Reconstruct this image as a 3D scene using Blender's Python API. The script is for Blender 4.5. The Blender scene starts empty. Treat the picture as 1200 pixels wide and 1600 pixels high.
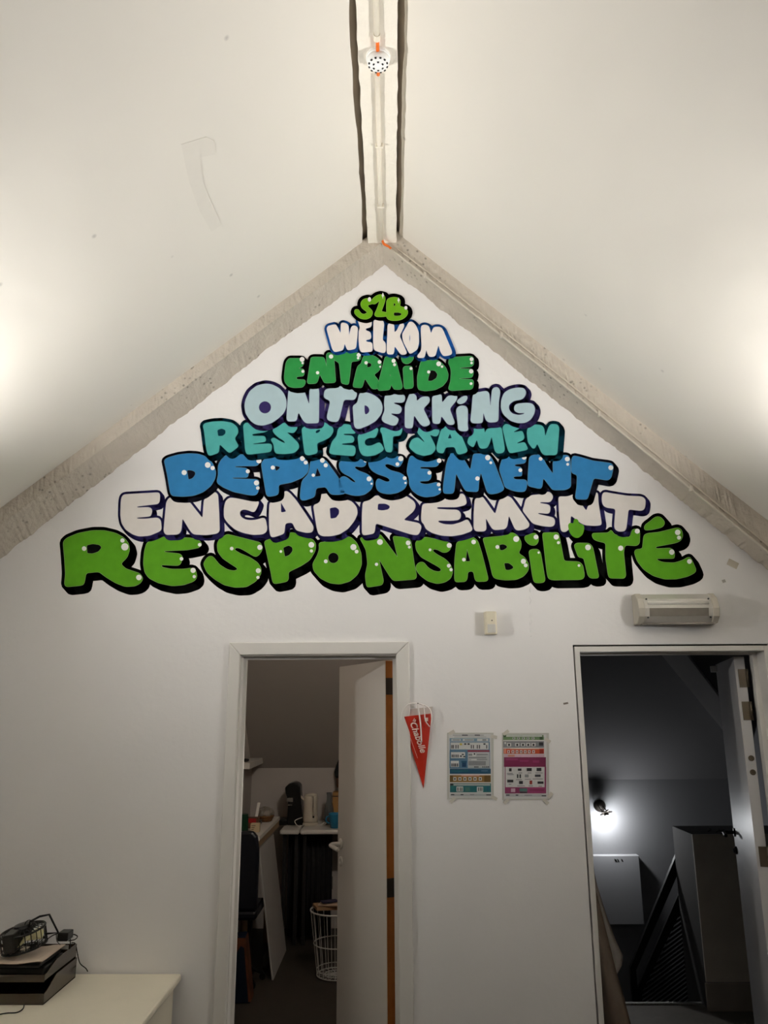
import bpy, math, random
from mathutils import Vector, Matrix
from mathutils.geometry import tessellate_polygon
random.seed(7)
SC = bpy.context.scene
COL = SC.collection

# ------------------------------------------------------------------ camera
F, PITCH, YAW, ROLL, CAMH = 1200.0, math.radians(14.15), math.radians(0.52), math.radians(0.3), 1.81
D = 3.6                                   # distance of the gable wall
fwd = Vector((-math.sin(YAW) * math.cos(PITCH), math.cos(YAW) * math.cos(PITCH), math.sin(PITCH)))
r0 = Vector((math.cos(YAW), math.sin(YAW), 0)); u0 = r0.cross(fwd)
RT = r0 * math.cos(ROLL) - u0 * math.sin(ROLL)
UP = u0 * math.cos(ROLL) + r0 * math.sin(ROLL)
CAM = Vector((0, 0, CAMH))
cd = bpy.data.cameras.new('camera'); cam = bpy.data.objects.new('camera', cd); COL.objects.link(cam)
m = Matrix((RT, UP, -fwd)).transposed().to_4x4(); m.translation = CAM
cam.matrix_world = m
cd.sensor_fit = 'VERTICAL'; cd.sensor_height = 36.0; cd.lens = 36.0 * F / 1600.0
cd.clip_start = 0.05
SC.camera = cam

# ------------------------------------------------------------------ world, exposure (night: all light comes from the lamps below)
w = bpy.data.worlds.new('night'); SC.world = w; w.use_nodes = True
w.node_tree.nodes['Background'].inputs[0].default_value = (0.02, 0.022, 0.03, 1)
w.node_tree.nodes['Background'].inputs[1].default_value = 0.05
SC.view_settings.view_transform = 'Standard'; SC.view_settings.look = 'None'
SC.view_settings.gamma = 1.0; SC.view_settings.exposure = 0.0; SC.view_settings.use_curve_mapping = False
try:
    SC.cycles.use_denoising = True
    SC.cycles.max_bounces = 7; SC.cycles.diffuse_bounces = 5; SC.cycles.glossy_bounces = 2; SC.cycles.transmission_bounces = 4
    SC.cycles.use_adaptive_sampling = True; SC.cycles.adaptive_threshold = 0.02
    SC.cycles.caustics_reflective = False; SC.cycles.caustics_refractive = False
except Exception:
    pass
LAMP_STRENGTH = 1400.0
LAMP_COL = (1.0, 0.98, 0.95)
STAIR_STRENGTH = 270.0
KITCHEN_FILL_STRENGTH = 420.0

# ------------------------------------------------------------------ helpers
def ray(x, y):
    return fwd * F + RT * (x - 600) + UP * (800 - y)
def P(x, y, Y=D):                          # point of the plane Y=const seen at a photo pixel
    d = ray(x, y); return CAM + d * (Y / d.y)
def PZ(x, y, Z):
    d = ray(x, y); return CAM + d * ((Z - CAMH) / d.z)
def lin(c):
    return tuple(((v / 255) / 12.92 if v / 255 <= 0.04045 else ((v / 255 + 0.055) / 1.055) ** 2.4) for v in c)

MATS = {}
def mat(name, rgb, rough=0.6, var=0.06, scale=8.0, bump=0.0, bscale=40.0, metal=0.0, spec=0.3, emis=None, estr=0.0, trans=0.0, detail=2.0, specks=0.0, sscale=5.0, sr=(.018, .06), ior=1.45, alpha=1.0):
    if name in MATS: return MATS[name]
    M = bpy.data.materials.new(name); M.use_nodes = True
    nt = M.node_tree; b = nt.nodes['Principled BSDF']
    tc = nt.nodes.new('ShaderNodeTexCoord'); nz = nt.nodes.new('ShaderNodeTexNoise')
    nz.inputs['Scale'].default_value = scale; nz.inputs['Detail'].default_value = detail
    nt.links.new(tc.outputs['Object'], nz.inputs['Vector'])
    cr = nt.nodes.new('ShaderNodeMix'); cr.data_type = 'RGBA'
    c = lin(rgb); lo = tuple(max(0, v * (1 - var)) for v in c); hi = tuple(min(1, v * (1 + var)) for v in c)
    cr.inputs[6].default_value = (*lo, 1); cr.inputs[7].default_value = (*hi, 1)
    nt.links.new(nz.outputs['Fac'], cr.inputs[0])
    out = cr.outputs[2]
    if specks > 0:
        vo = nt.nodes.new('ShaderNodeTexVoronoi'); vo.inputs['Scale'].default_value = sscale
        nt.links.new(tc.outputs['Object'], vo.inputs['Vector'])
        mr = nt.nodes.new('ShaderNodeMapRange'); mr.inputs[1].default_value = sr[0]; mr.inputs[2].default_value = sr[1]
        mr.inputs[3].default_value = specks; mr.inputs[4].default_value = 0.0
        nt.links.new(vo.outputs['Distance'], mr.inputs[0])
        mx = nt.nodes.new('ShaderNodeMix'); mx.data_type = 'RGBA'
        mx.inputs[7].default_value = (*[v * 0.45 for v in c], 1)
        if sscale > 6:
            nm = nt.nodes.new('ShaderNodeTexNoise'); nm.inputs['Scale'].default_value = 3.5; nt.links.new(tc.outputs['Object'], nm.inputs['Vector'])
            m2 = nt.nodes.new('ShaderNodeMapRange'); m2.inputs[1].default_value = .53; m2.inputs[2].default_value = .60; nt.links.new(nm.outputs['Fac'], m2.inputs[0])
            mu = nt.nodes.new('ShaderNodeMath'); mu.operation = 'MULTIPLY'; nt.links.new(mr.outputs[0], mu.inputs[0]); nt.links.new(m2.outputs[0], mu.inputs[1]); nt.links.new(mu.outputs[0], mx.inputs[0])
        else:
            nt.links.new(mr.outputs[0], mx.inputs[0])
        nt.links.new(out, mx.inputs[6]); out = mx.outputs[2]
    nt.links.new(out, b.inputs['Base Color'])
    b.inputs['Roughness'].default_value = rough; b.inputs['Metallic'].default_value = metal
    b.inputs['Specular IOR Level'].default_value = spec
    b.inputs['Transmission Weight'].default_value = trans; b.inputs['IOR'].default_value = ior
    b.inputs['Alpha'].default_value = alpha
    if bump > 0:
        n2 = nt.nodes.new('ShaderNodeTexNoise'); n2.inputs['Scale'].default_value = bscale; n2.inputs['Detail'].default_value = 3
        nt.links.new(tc.outputs['Object'], n2.inputs['Vector'])
        bp = nt.nodes.new('ShaderNodeBump'); bp.inputs['Strength'].default_value = bump; bp.inputs['Distance'].default_value = 0.01
        nt.links.new(n2.outputs['Fac'], bp.inputs['Height']); nt.links.new(bp.outputs[0], b.inputs['Normal'])
    if emis:
        b.inputs['Emission Color'].default_value = (*emis, 1); b.inputs['Emission Strength'].default_value = estr
    MATS[name] = M
    return M

ORG = {}
class MB:
    def __init__(s): s.v = []; s.f = []; s.mi = []; s.cur = 0
    def add(s, vs, fs):
        n = len(s.v); s.v += [Vector(v) for v in vs]
        for f in fs: s.f.append([n + i for i in f]); s.mi.append(s.cur)
        return s
    def box(s, x0, x1, y0, y1, z0, z1):
        return s.add([(x0, y0, z0), (x1, y0, z0), (x1, y1, z0), (x0, y1, z0), (x0, y0, z1), (x1, y0, z1), (x1, y1, z1), (x0, y1, z1)],
                     [(0, 3, 2, 1), (4, 5, 6, 7), (0, 1, 5, 4), (1, 2, 6, 5), (2, 3, 7, 6), (3, 0, 4, 7)])
    def obox(s, o, ax, ay, az):            # box from corner o along three edge vectors
        o, ax, ay, az = map(Vector, (o, ax, ay, az))
        return s.add([o, o + ax, o + ax + ay, o + ay, o + az, o + ax + az, o + ax + ay + az, o + ay + az],
                     [(0, 3, 2, 1), (4, 5, 6, 7), (0, 1, 5, 4), (1, 2, 6, 5), (2, 3, 7, 6), (3, 0, 4, 7)])
    def tube(s, pts, r, n=8, closed=False):
        pts = [Vector(p) for p in pts]; N = len(pts); base = len(s.v)
        rs = r if isinstance(r, (list, tuple)) else [r] * N
        prev = None
        for i, p in enumerate(pts):
            if closed: t = pts[(i + 1) % N] - pts[i - 1]
            else: t = pts[min(i + 1, N - 1)] - pts[max(i - 1, 0)]
            t.normalize()
            a = prev if prev is not None else Vector((0.13, 0.31, 0.94))
            a = a - t * a.dot(t)
            if a.length < 1e-4: a = Vector((1, 0, 0)) - t * t.x
            a.normalize(); prev = a; b = t.cross(a)
            for k in range(n):
                q = 2 * math.pi * k / n; s.v.append(p + (a * math.cos(q) + b * math.sin(q)) * rs[i])
        for i in range(N if closed else N - 1):
            j = (i + 1) % N
            for k in range(n):
                s.f.append([base + i * n + k, base + i * n + (k + 1) % n, base + j * n + (k + 1) % n, base + j * n + k]); s.mi.append(s.cur)
        if not closed:
            s.f.append([base + k for k in range(n)][::-1]); s.mi.append(s.cur)
            s.f.append([base + (N - 1) * n + k for k in range(n)]); s.mi.append(s.cur)
        return s
    def lathe(s, c, prof, n=24, axis=(0, 0, 1), arc=(0, 2 * math.pi)):
        c = Vector(c); A = Vector(axis).normalized()
        X = Vector((1, 0, 0)) if abs(A.x) < 0.9 else Vector((0, 1, 0))
        X = (X - A * X.dot(A)).normalized(); Y = A.cross(X); base = len(s.v)
        full = abs(arc[1] - arc[0] - 2 * math.pi) < 1e-6; m_ = n if full else n + 1
        for (r, z) in prof:
            for k in range(m_):
                q = arc[0] + (arc[1] - arc[0]) * k / n
                s.v.append(c + A * z + (X * math.cos(q) + Y * math.sin(q)) * r)
        for i in range(len(prof) - 1):
            for k in range(n):
                k2 = (k + 1) % m_
                s.f.append([base + i * m_ + k, base + i * m_ + k2, base + (i + 1) * m_ + k2, base + (i + 1) * m_ + k]); s.mi.append(s.cur)
        for i, rev in ((0, True), (len(prof) - 1, False)):
            if prof[i][0] > 1e-6:
                f = [base + i * m_ + k for k in range(m_)]
                s.f.append(f[::-1] if rev else f); s.mi.append(s.cur)
        return s
    def prism(s, pts, d):                  # extrude a planar loop of points by vector d
        pts = [Vector(p) for p in pts]; d = Vector(d); n = len(pts)
        return s.add(pts + [p + d for p in pts], [list(range(n))[::-1], [n + i for i in range(n)]] + [[i, (i + 1) % n, n + (i + 1) % n, n + i] for i in range(n)])
    def build(s, name, mats, parent=None, origin=None, smooth=False, bevel=0.0):
        o0 = ORG.get(parent.name) if parent else Vector(origin) if origin is not None else Vector((0, 0, 0))
        me = bpy.data.meshes.new(name)
        me.from_pydata([tuple(v - o0) for v in s.v], [], s.f)
        ml = mats if isinstance(mats, (list, tuple)) else [mats]
        for q in ml: me.materials.append(q)
        if len(ml) > 1: me.polygons.foreach_set('material_index', s.mi)
        if smooth: me.polygons.foreach_set('use_smooth', [True] * len(me.polygons))
        me.update()
        o = bpy.data.objects.new(name, me); COL.objects.link(o)
        if parent: o.parent = parent
        else: o.location = o0
        ORG[o.name] = o0
        if bevel > 0:
            b = o.modifiers.new('bevel', 'BEVEL'); b.width = bevel; b.segments = 2; b.limit_method = 'ANGLE'; b.angle_limit = math.radians(40)
        return o
def tag(o, label, cat, group=None):
    o['label'] = label; o['category'] = cat
    if group: o['group'] = group
    return o
def thing(name, label, cat, loc, group=None):
    o = bpy.data.objects.new(name, None); COL.objects.link(o); o.location = loc; o.empty_display_size = 0.05
    ORG[o.name] = Vector(loc)
    return tag(o, label, cat, group)
def struct(o):
    o['kind'] = 'structure'; return o
def sroot(name, loc=(0, 0, 0)):
    o = bpy.data.objects.new(name, None); COL.objects.link(o); o.location = loc; ORG[o.name] = Vector(loc); o.empty_display_size = 0.05
    return struct(o)
def text_mesh(txt, size, shear=0.0, bold=0.022):
    cu = bpy.data.curves.new('t', 'FONT'); cu.body = txt; cu.size = size; cu.shear = shear; cu.offset = bold * size; cu.align_x = 'CENTER'; cu.align_y = 'CENTER'
    o = bpy.data.objects.new('t', cu); COL.objects.link(o)
    me = bpy.data.meshes.new_from_object(o)
    vs = [v.co.copy() for v in me.vertices]; fs = [list(p.vertices) for p in me.polygons]
    bpy.data.objects.remove(o); bpy.data.curves.remove(cu); bpy.data.meshes.remove(me)
    return vs, fs
def bez(pts, n=6):                         # Catmull-Rom through the points
    pts = [Vector(p) for p in pts]; out = []
    for i in range(len(pts) - 1):
        p0, p1, p2, p3 = pts[max(i - 1, 0)], pts[i], pts[i + 1], pts[min(i + 2, len(pts) - 1)]
        for k in range(n):
            t = k / n
            out.append(0.5 * ((2 * p1) + (p2 - p0) * t + (2 * p0 - 5 * p1 + 4 * p2 - p3) * t * t + (3 * p1 - p0 - 3 * p2 + p3) * t ** 3))
    out.append(pts[-1]); return out

# ------------------------------------------------------------------ materials of the setting
M_WALL = mat('painted_plaster_wall', (240, 238, 237), 0.75, 0.025, 2.2, 0.10, 30, detail=3)
M_CEIL = mat('painted_ceiling_board', (230, 225, 216), 0.8, 0.02, 1.5, 0.9, 1.7, detail=3, specks=0.5)
M_BEAM = mat('rough_painted_beam', (230, 223, 210), 0.75, 0.05, 12, 0.55, 28, detail=4)
M_TRIM = mat('rough_painted_plaster_trim', (192, 183, 170), 0.85, 0.12, 9, 1.0, 30, detail=4, specks=0.95, sscale=34.0, sr=(.10, .28))
M_FLOOR = mat('grey_floor', (62, 58, 54), 0.6, 0.12, 6, 0.05, 40)
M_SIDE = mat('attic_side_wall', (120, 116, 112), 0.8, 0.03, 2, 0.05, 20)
M_FRAME = mat('white_gloss_paint', (222, 219, 214), 0.35, 0.03, 6, 0.03, 30)
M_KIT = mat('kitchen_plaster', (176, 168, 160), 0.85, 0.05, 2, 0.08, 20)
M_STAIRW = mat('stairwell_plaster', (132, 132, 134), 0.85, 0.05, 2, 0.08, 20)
M_DARK = mat('dark_recess', (38, 34, 30), 0.8, 0.1)

# ------------------------------------------------------------------ room shell
ZL = lambda x: 4.215 + 0.82 * x            # left roof slope
ZR = lambda x: 4.195 - 0.90 * x            # right roof slope
XR = (4.195 - 4.215) / (0.82 + 0.90)       # ridge x
XL, XRW, YB = -2.2, 2.12, -3.0             # knee walls, wall behind the camera

mb = MB(); mb.box(XL - .1, XRW + .1, YB - .1, D + .14, -0.1, 0.0); struct(mb.build('floor', M_FLOOR))
mb = MB(); mb.box(XL - .1, XL, YB, D, 0, ZL(XL)); struct(mb.build('wall_left', M_SIDE))
mb = MB(); mb.box(XRW, XRW + .1, YB, D, 0, ZR(XRW)); struct(mb.build('wall_right', M_SIDE))
mb = MB(); mb.prism([(XL, YB - .1, 0), (XRW, YB - .1, 0), (XRW, YB - .1, ZR(XRW)), (XR, YB - .1, ZR(XR)), (XL, YB - .1, ZL(XL))], (0, .1, 0)); struct(mb.build('wall_front', M_SIDE))
ZB = 4.10; BX0, BX1 = -0.106, 0.037        # ridge beam: underside, left and right face
def slope_board(xo, xi, zf, side):         # thin ceiling board that stops short of the ridge beam with a ragged edge
    mb = MB(); n = 130; vs = []; j = 0.0
    for i in range(n + 1):
        y = YB + (D + .13 - YB) * i / n; j = j * .6 + random.uniform(-.0035, .0035); xe = xi + j
        vs += [(xo, y, zf(xo)), (xe, y, zf(xe)), (xe, y, zf(xe) + .014), (xo, y, zf(xo) + .014)]
    fs = [(0, 1, 2, 3), tuple(n * 4 + k for k in (3, 2, 1, 0))]
    for i in range(n):
        for k in range(4):
            a, b = i * 4 + k, i * 4 + (k + 1) % 4; fs.append((a, a + 4, b + 4, b))
    mb.add(vs, fs); return struct(mb.build('ceiling', M_CEIL))
ceilL = slope_board(XL - .1, BX0 - .024, ZL, -1)
slope_board(XRW + .1, BX1 + .022, ZR, 1)
M_DECK = mat('bare_roof_boards', (214, 202, 188), .9, .15, 6)
mb = MB(); mb.prism([(XL - .1, YB, ZL(XL - .1) + .045), (XR, YB, ZL(XR) + .045), (XRW + .1, YB, ZR(XRW + .1) + .045), (XRW + .1, YB, ZR(XRW + .1) + .14), (XR, YB, ZL(XR) + .14), (XL - .1, YB, ZL(XL - .1) + .14)], (0, D + .13 - YB, 0)); struct(mb.build('ceiling', M_DECK))
# old filled patch on the left slope
def PL(x, y, off=0.0):
    d = ray(x, y); t = (4.215 - off - CAMH) / (d.z - 0.82 * d.x); return CAM + d * t
# gable wall with the two door openings
LX0, LX1, LZ = -0.706, 0.028, 2.048
RX0, RX1, RZ = 0.836, 1.745, 2.078
TH = 0.14
mb = MB()
mb.box(XL, LX0, D, D + TH, 0, LZ); mb.box(LX1, RX0, D, D + TH, 0, LZ); mb.box(RX1, XRW, D, D + TH, 0, LZ)
mb.box(XL, RX0, D, D + TH, LZ, RZ); mb.box(RX1, XRW, D, D + TH, LZ, RZ)
mb.prism([(XL, D, RZ), (XRW, D, RZ), (XRW, D, ZR(XRW) + .02), (XR, D, ZR(XR) + .02), (XL, D, ZL(XL) + .02)], (0, TH, 0))
wallB = struct(mb.build('wall_back', M_WALL))

# plaster-covered verge timbers where the slopes meet the gable wall
def interp(pts, x):
    for (xa, za), (xb, zb) in zip(pts, pts[1:]):
        if xa <= x <= xb: return za + (zb - za) * (x - xa) / (xb - xa)
    (xa, za), (xb, zb) = (pts[0], pts[1]) if x < pts[0][0] else (pts[-2], pts[-1])
    return za + (zb - za) * (x - xa) / (xb - xa)
WL = [(-2.6, 1.853), (-1.871, 2.495), (-0.525, 3.664), (-0.016, 4.054)]
WR = [(-0.016, 4.054), (0.804, 3.307), (1.778, 2.423), (2.2, 2.04)]
CL = [(-2.6, 1.99), (-1.827, 2.630), (-0.51, 3.722), (-0.02, 4.115)]
CR = [(-0.04, 4.103), (0.434, 3.677), (0.78, 3.362), (1.718, 2.480), (2.2, 2.03)]
YF = 3.465
def verge(name, xa, xb, wl, cr, zc, n=240):
    mb = MB(); rows = []; jw = jm = jk = 0.0; K = 10
    for i in range(n + 1):
        x = xa + (xb - xa) * i / n
        jw = jw * .8 + random.uniform(-.005, .005); jk = jk * .6 + random.uniform(-.0015, .0015); jm = jm * .85 + random.uniform(-.0006, .0006)
        zt, zk, zw = zc(x) + .012, min(interp(cr, x), zc(x) - .01) + jk, interp(wl, x) + jw
        rg = lambda a: random.uniform(-a, a)
        row = [(x, YF + jm + rg(.001), zt)]
        row += [(x, YF + jm + rg(.002), zt + (zk - zt) * t) for t in (.4, .75)]
        row += [(x, YF + jk, zk)]
        row += [(x, YF + (D - YF) * t + rg(.001), zk + (zw - zk) * t + rg(.0011)) for t in (.2, .45, .7, .9)]
        row += [(x, D + .003, zw), (x, D + .003, zt)]
        rows.append(row)
    vs = [v for r in rows for v in r]; fs = []
    for i in range(n):
        for k in range(K):
            a, b = i * K + k, i * K + (k + 1) % K
            fs.append((a, b, b + K, a + K))
    mb.add(vs, fs); return struct(mb.build(name, M_TRIM))
verge('trim_1', XL, 0.004, WL, CL, ZL)
verge('trim_2', -0.034, XRW, WR, CR, ZR)
# ridge beam with a slightly ragged lower edge
mb = MB(); n = 150; rows = []
for i in range(n + 1):
    y = YB + (YF + .02 - YB) * i / n
    ja, jb = random.uniform(-.0025, .0025), random.uniform(-.004, .004)
    rows.append([(BX0 + ja, y, ZB + random.uniform(-.002, .002)), (BX1 + jb, y, ZB + random.uniform(-.002, .002)), (BX1, y, ZB + .13), (BX0, y, ZB + .13)])
vs = [v for r in rows for v in r]; fs = [(0, 1, 2, 3), tuple(n * 4 + k for k in (3, 2, 1, 0))]
for i in range(n):
    for k in range(4):
        a, b = i * 4 + k, i * 4 + (k + 1) % 4; fs.append((a, a + 4, b + 4, b))
mb.add(vs, fs); struct(mb.build('trim_3', M_BEAM))

# ------------------------------------------------------------------ the two wall uplights that light the room (just out of the frame, left and right)
M_LSH = mat('lamp_white_metal', (225, 222, 215), 0.4, 0.02)
M_BULB = mat('warm_glass_diffuser', (255, 240, 215), 0.4, 0.0, emis=LAMP_COL, estr=LAMP_STRENGTH)
def uplight(x, y, z, side, label):
    t = thing('wall_uplight', label, 'lamp', (x, y, z - .1), 'wall uplights of the attic room')
    xw = XL if side < 0 else XRW
    mb = MB(); mb.lathe((x, y, z), [(.015, -.10), (.05, -.085), (.078, -.05), (.085, -.012), (.080, -.008), (.073, -.05), (.045, -.08), (.012, -.09)], 28); mb.build('shade', M_LSH, t, smooth=True)
    for sy in (-1, 1):
        mb = MB(); mb.box(min(xw, x - side * .10), max(xw, x - side * .10), y + sy * .095 - .003, y + sy * .095 + .003, z - .09, z + .085); mb.build('end_cheek', M_LSH, t)
    mb = MB(); mb.box(min(xw, xw - side * .01), max(xw, xw - side * .01), y - .1, y + .1, z - .1, z + .09); mb.build('wall_plate', M_LSH, t)
    mb = MB(); mb.tube([(x, y, z - .095), (xw - side * .005, y, z - .095)], .012, 8); mb.build('bracket', M_LSH, t, smooth=True)
    mb = MB(); mb.lathe((x, y, z), [(.072, -.012), (.070, 0), (.060, .015), (.042, .026), (.02, .032), (0.0, .034)], 20); mb.build('diffuser', M_BULB, t, smooth=True)
uplight(-2.03, 2.25, 2.29, -1, 'white wall uplight on the left knee wall')
uplight(1.95, 2.25, 2.19, 1, 'white wall uplight on the right knee wall')

# ------------------------------------------------------------------ the painted words (paint on the gable wall)
# each letter: outline points in a local drawing grid (origin x, origin y, units per pixel), holes, highlight dots (x, y, r[, ry])
GRID = dict(A=(540,445,10), B=(500,490,10), C=(600,490,10), E1=(430,540,10), E2=(540,540,10), E3=(640,540,10),
  O1=(370,590,8), O2=(500,590,8), O3=(600,590,8), O4=(710,590,8), R1=(300,640,8), R2=(420,640,8), R3=(540,640,8), R4=(640,640,8), R5=(750,640,8),
  D1=(240,700,8), D2=(370,700,8), D3=(480,700,8), D4=(590,700,8), D5=(690,700,8), D6=(820,700,8),
  N1=(180,755,8), N2=(320,755,8), N3=(410,755,8), N4=(540,755,8), N5=(650,755,8), N6=(770,755,8), N7=(880,755,8),
  P1=(85,815,20/3), P2=(215,815,20/3), P3=(310,815,20/3), P4=(400,815,20/3), P5=(540,815,20/3), P6=(640,815,20/3), P7=(740,815,20/3), P8=(840,795,20/3), P9=(940,785,20/3), Z=(0,0,1))
def circ(cx, cy, r, n=14): return [(cx + r * math.cos(2 * math.pi * k / n), cy + r * math.sin(2 * math.pi * k / n)) for k in range(n)]
RESP = [
 ('R','P1',[(90,210),(130,170),(250,120),(400,92),(520,92),(640,120),(720,165),(770,220),(785,290),(760,370),(690,440),(740,490),(890,540),(925,590),(900,640),(840,672),(740,678),(640,640),(540,580),(465,522),(330,535),(310,650),(280,665),(130,680),(105,660),(115,540),(105,380)],[[(335,245),(400,230),(470,240),(495,270),(460,315),(400,335),(340,332)]],[(310,281,24),(709,197,22),(734,263,38),(880,582,29)]),
 ('E','P2',[(95,220),(240,160),(560,170),(650,200),(670,240),(640,270),(520,295),(275,305),(280,318),(440,335),(470,365),(450,440),(420,458),(245,450),(250,475),(350,495),(480,495),(570,482),(605,500),(620,580),(590,620),(480,660),(360,670),(220,640),(120,590),(75,530),(60,440),(70,310)],[],[(647,241,19),(457,388,19),(578,508,27),(590,573,17)]),
 ('S','P3',[(195,230),(215,185),(300,130),(650,220),(670,280),(640,340),(600,368),(560,350),(480,300),(420,270),(380,275),(375,295),(430,330),(540,375),(620,430),(655,490),(650,550),(600,620),(500,680),(380,685),(270,660),(170,600),(90,530),(50,440),(90,375),(130,355),(160,375),(220,450),(300,500),(370,515),(410,500),(400,480),(330,435),(250,380),(200,310)],[],[(347,281,19),(640,268,27),(624,511,26),(620,582,17)]),
 ('P','P4',[(85,205),(150,180),(380,110),(600,190),(625,240),(615,310),(560,400),(470,460),(335,525),(340,600),(320,625),(200,648),(175,635),(150,500)],[[(280,270),(340,245),(380,265),(385,305),(350,350),(300,370)]],[(259,311,14),(577,242,30),(577,306,17)]),
 ('O','P4',[(655,220),(800,200),(980,155),(1050,220),(1095,330),(1100,450),(1060,550),(980,620),(870,652),(770,640),(670,590),(600,510),(590,440),(640,350),(660,290)],[circ(806,378,58)],[(1015,266,32),(1048,312,20),(727,414,20)]),
 ('N','P5',[(145,170),(360,130),(545,378),(490,150),(650,170),(680,200),(715,440),(740,560),(730,600),(500,618),(460,570),(345,385),(395,620),(380,660),(230,685),(215,660),(205,560),(230,440),(215,300),(180,230)],[],[(358,213,30),(322,445,17),(652,222,25),(664,266,15)]),
 ('S','P6',[(60,220),(85,190),(160,160),(380,205),(435,230),(430,280),(400,315),(350,325),(290,290),(250,285),(235,305),(280,340),(370,390),(430,450),(450,520),(430,590),(370,630),(290,648),(190,620),(110,560),(65,500),(70,450),(110,420),(150,425),(190,480),(250,515),(310,525),(335,505),(310,475),(230,430),(120,370),(70,300)],[],[(413,248,26),(213,294,15),(408,460,20),(432,501,17)]),
 ('A','P6',[(490,215),(660,160),(710,200),(750,320),(820,600),(800,622),(700,625),(680,600),(665,515),(605,520),(600,600),(580,625),(480,630),(468,600),(470,400)],[[(598,280),(635,415),(582,417)]],[(667,212,24),(565,396,19)]),
 ('B','P7',[(95,170),(300,150),(400,110),(460,145),(495,210),(495,270),(465,330),(530,370),(575,440),(570,510),(520,570),(440,605),(330,610),(230,595),(200,570),(160,400)],[[(265,240),(310,232),(350,250),(350,275),(310,300),(275,302),(268,270)],[(315,430),(370,430),(415,465),(415,490),(370,508),(330,505)]],[(444,181,31),(248,264,20),(519,414,27),(543,456,20)]),
 ('I','P7',[(575,310),(600,290),(660,285),(695,310),(745,600),(735,630),(690,640),(630,635),(612,560)],[],[(678,323,12)]),
 ('i_dot','P7',[(525,160),(560,140),(640,115),(675,155),(675,215),(640,250),(590,245),(545,210)],[],[(650,161,25)]),
 ('L','P8',[(50,250),(215,245),(235,330),(275,545),(430,550),(470,585),(488,690),(480,725),(440,738),(150,742),(110,725),(95,650)],[],[(194,294,27),(217,353,16),(431,591,14)]),
 ('I','P8',[(378,380),(410,355),(540,358),(575,400),(640,720),(560,725),(525,700),(480,510),(425,505)],[],[(525,402,30)]),
 ('i_dot_top','P8',[(315,165),(340,140),(372,158),(375,112),(402,100),(428,122),(425,150),(480,165),(488,210),(470,270),(420,308),(370,295),(330,245)],[],[]),
 ('T','P8',[(565,255),(740,250),(765,215),(800,270),(960,300),(985,215),(1040,205),(1065,240),(1062,360),(1030,385),(910,378),(895,450),(910,600),(920,700),(900,725),(750,722),(735,690),(710,520),(710,355),(620,335),(575,310)],[],[(1038,233,26),(866,410,27)]),
 ('E','P9',[(440,340),(480,322),(600,310),(700,285),(790,262),(830,280),(848,340),(830,395),(780,420),(560,462),(565,482),(720,475),(760,510),(760,575),(740,585),(575,585),(575,600),(640,625),(760,630),(840,605),(910,565),(935,590),(985,700),(975,730),(900,770),(780,798),(660,800),(540,765),(440,700),(370,610),(340,520),(355,490),(425,485)],[],[(793,312,29),(806,367,21),(731,518,28),(915,615,25)]),
 ('accent','P9',[(445,240),(500,200),(560,150),(610,148),(658,200),(650,240),(620,262),(520,285),(445,290)],[],[]),
]
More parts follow.
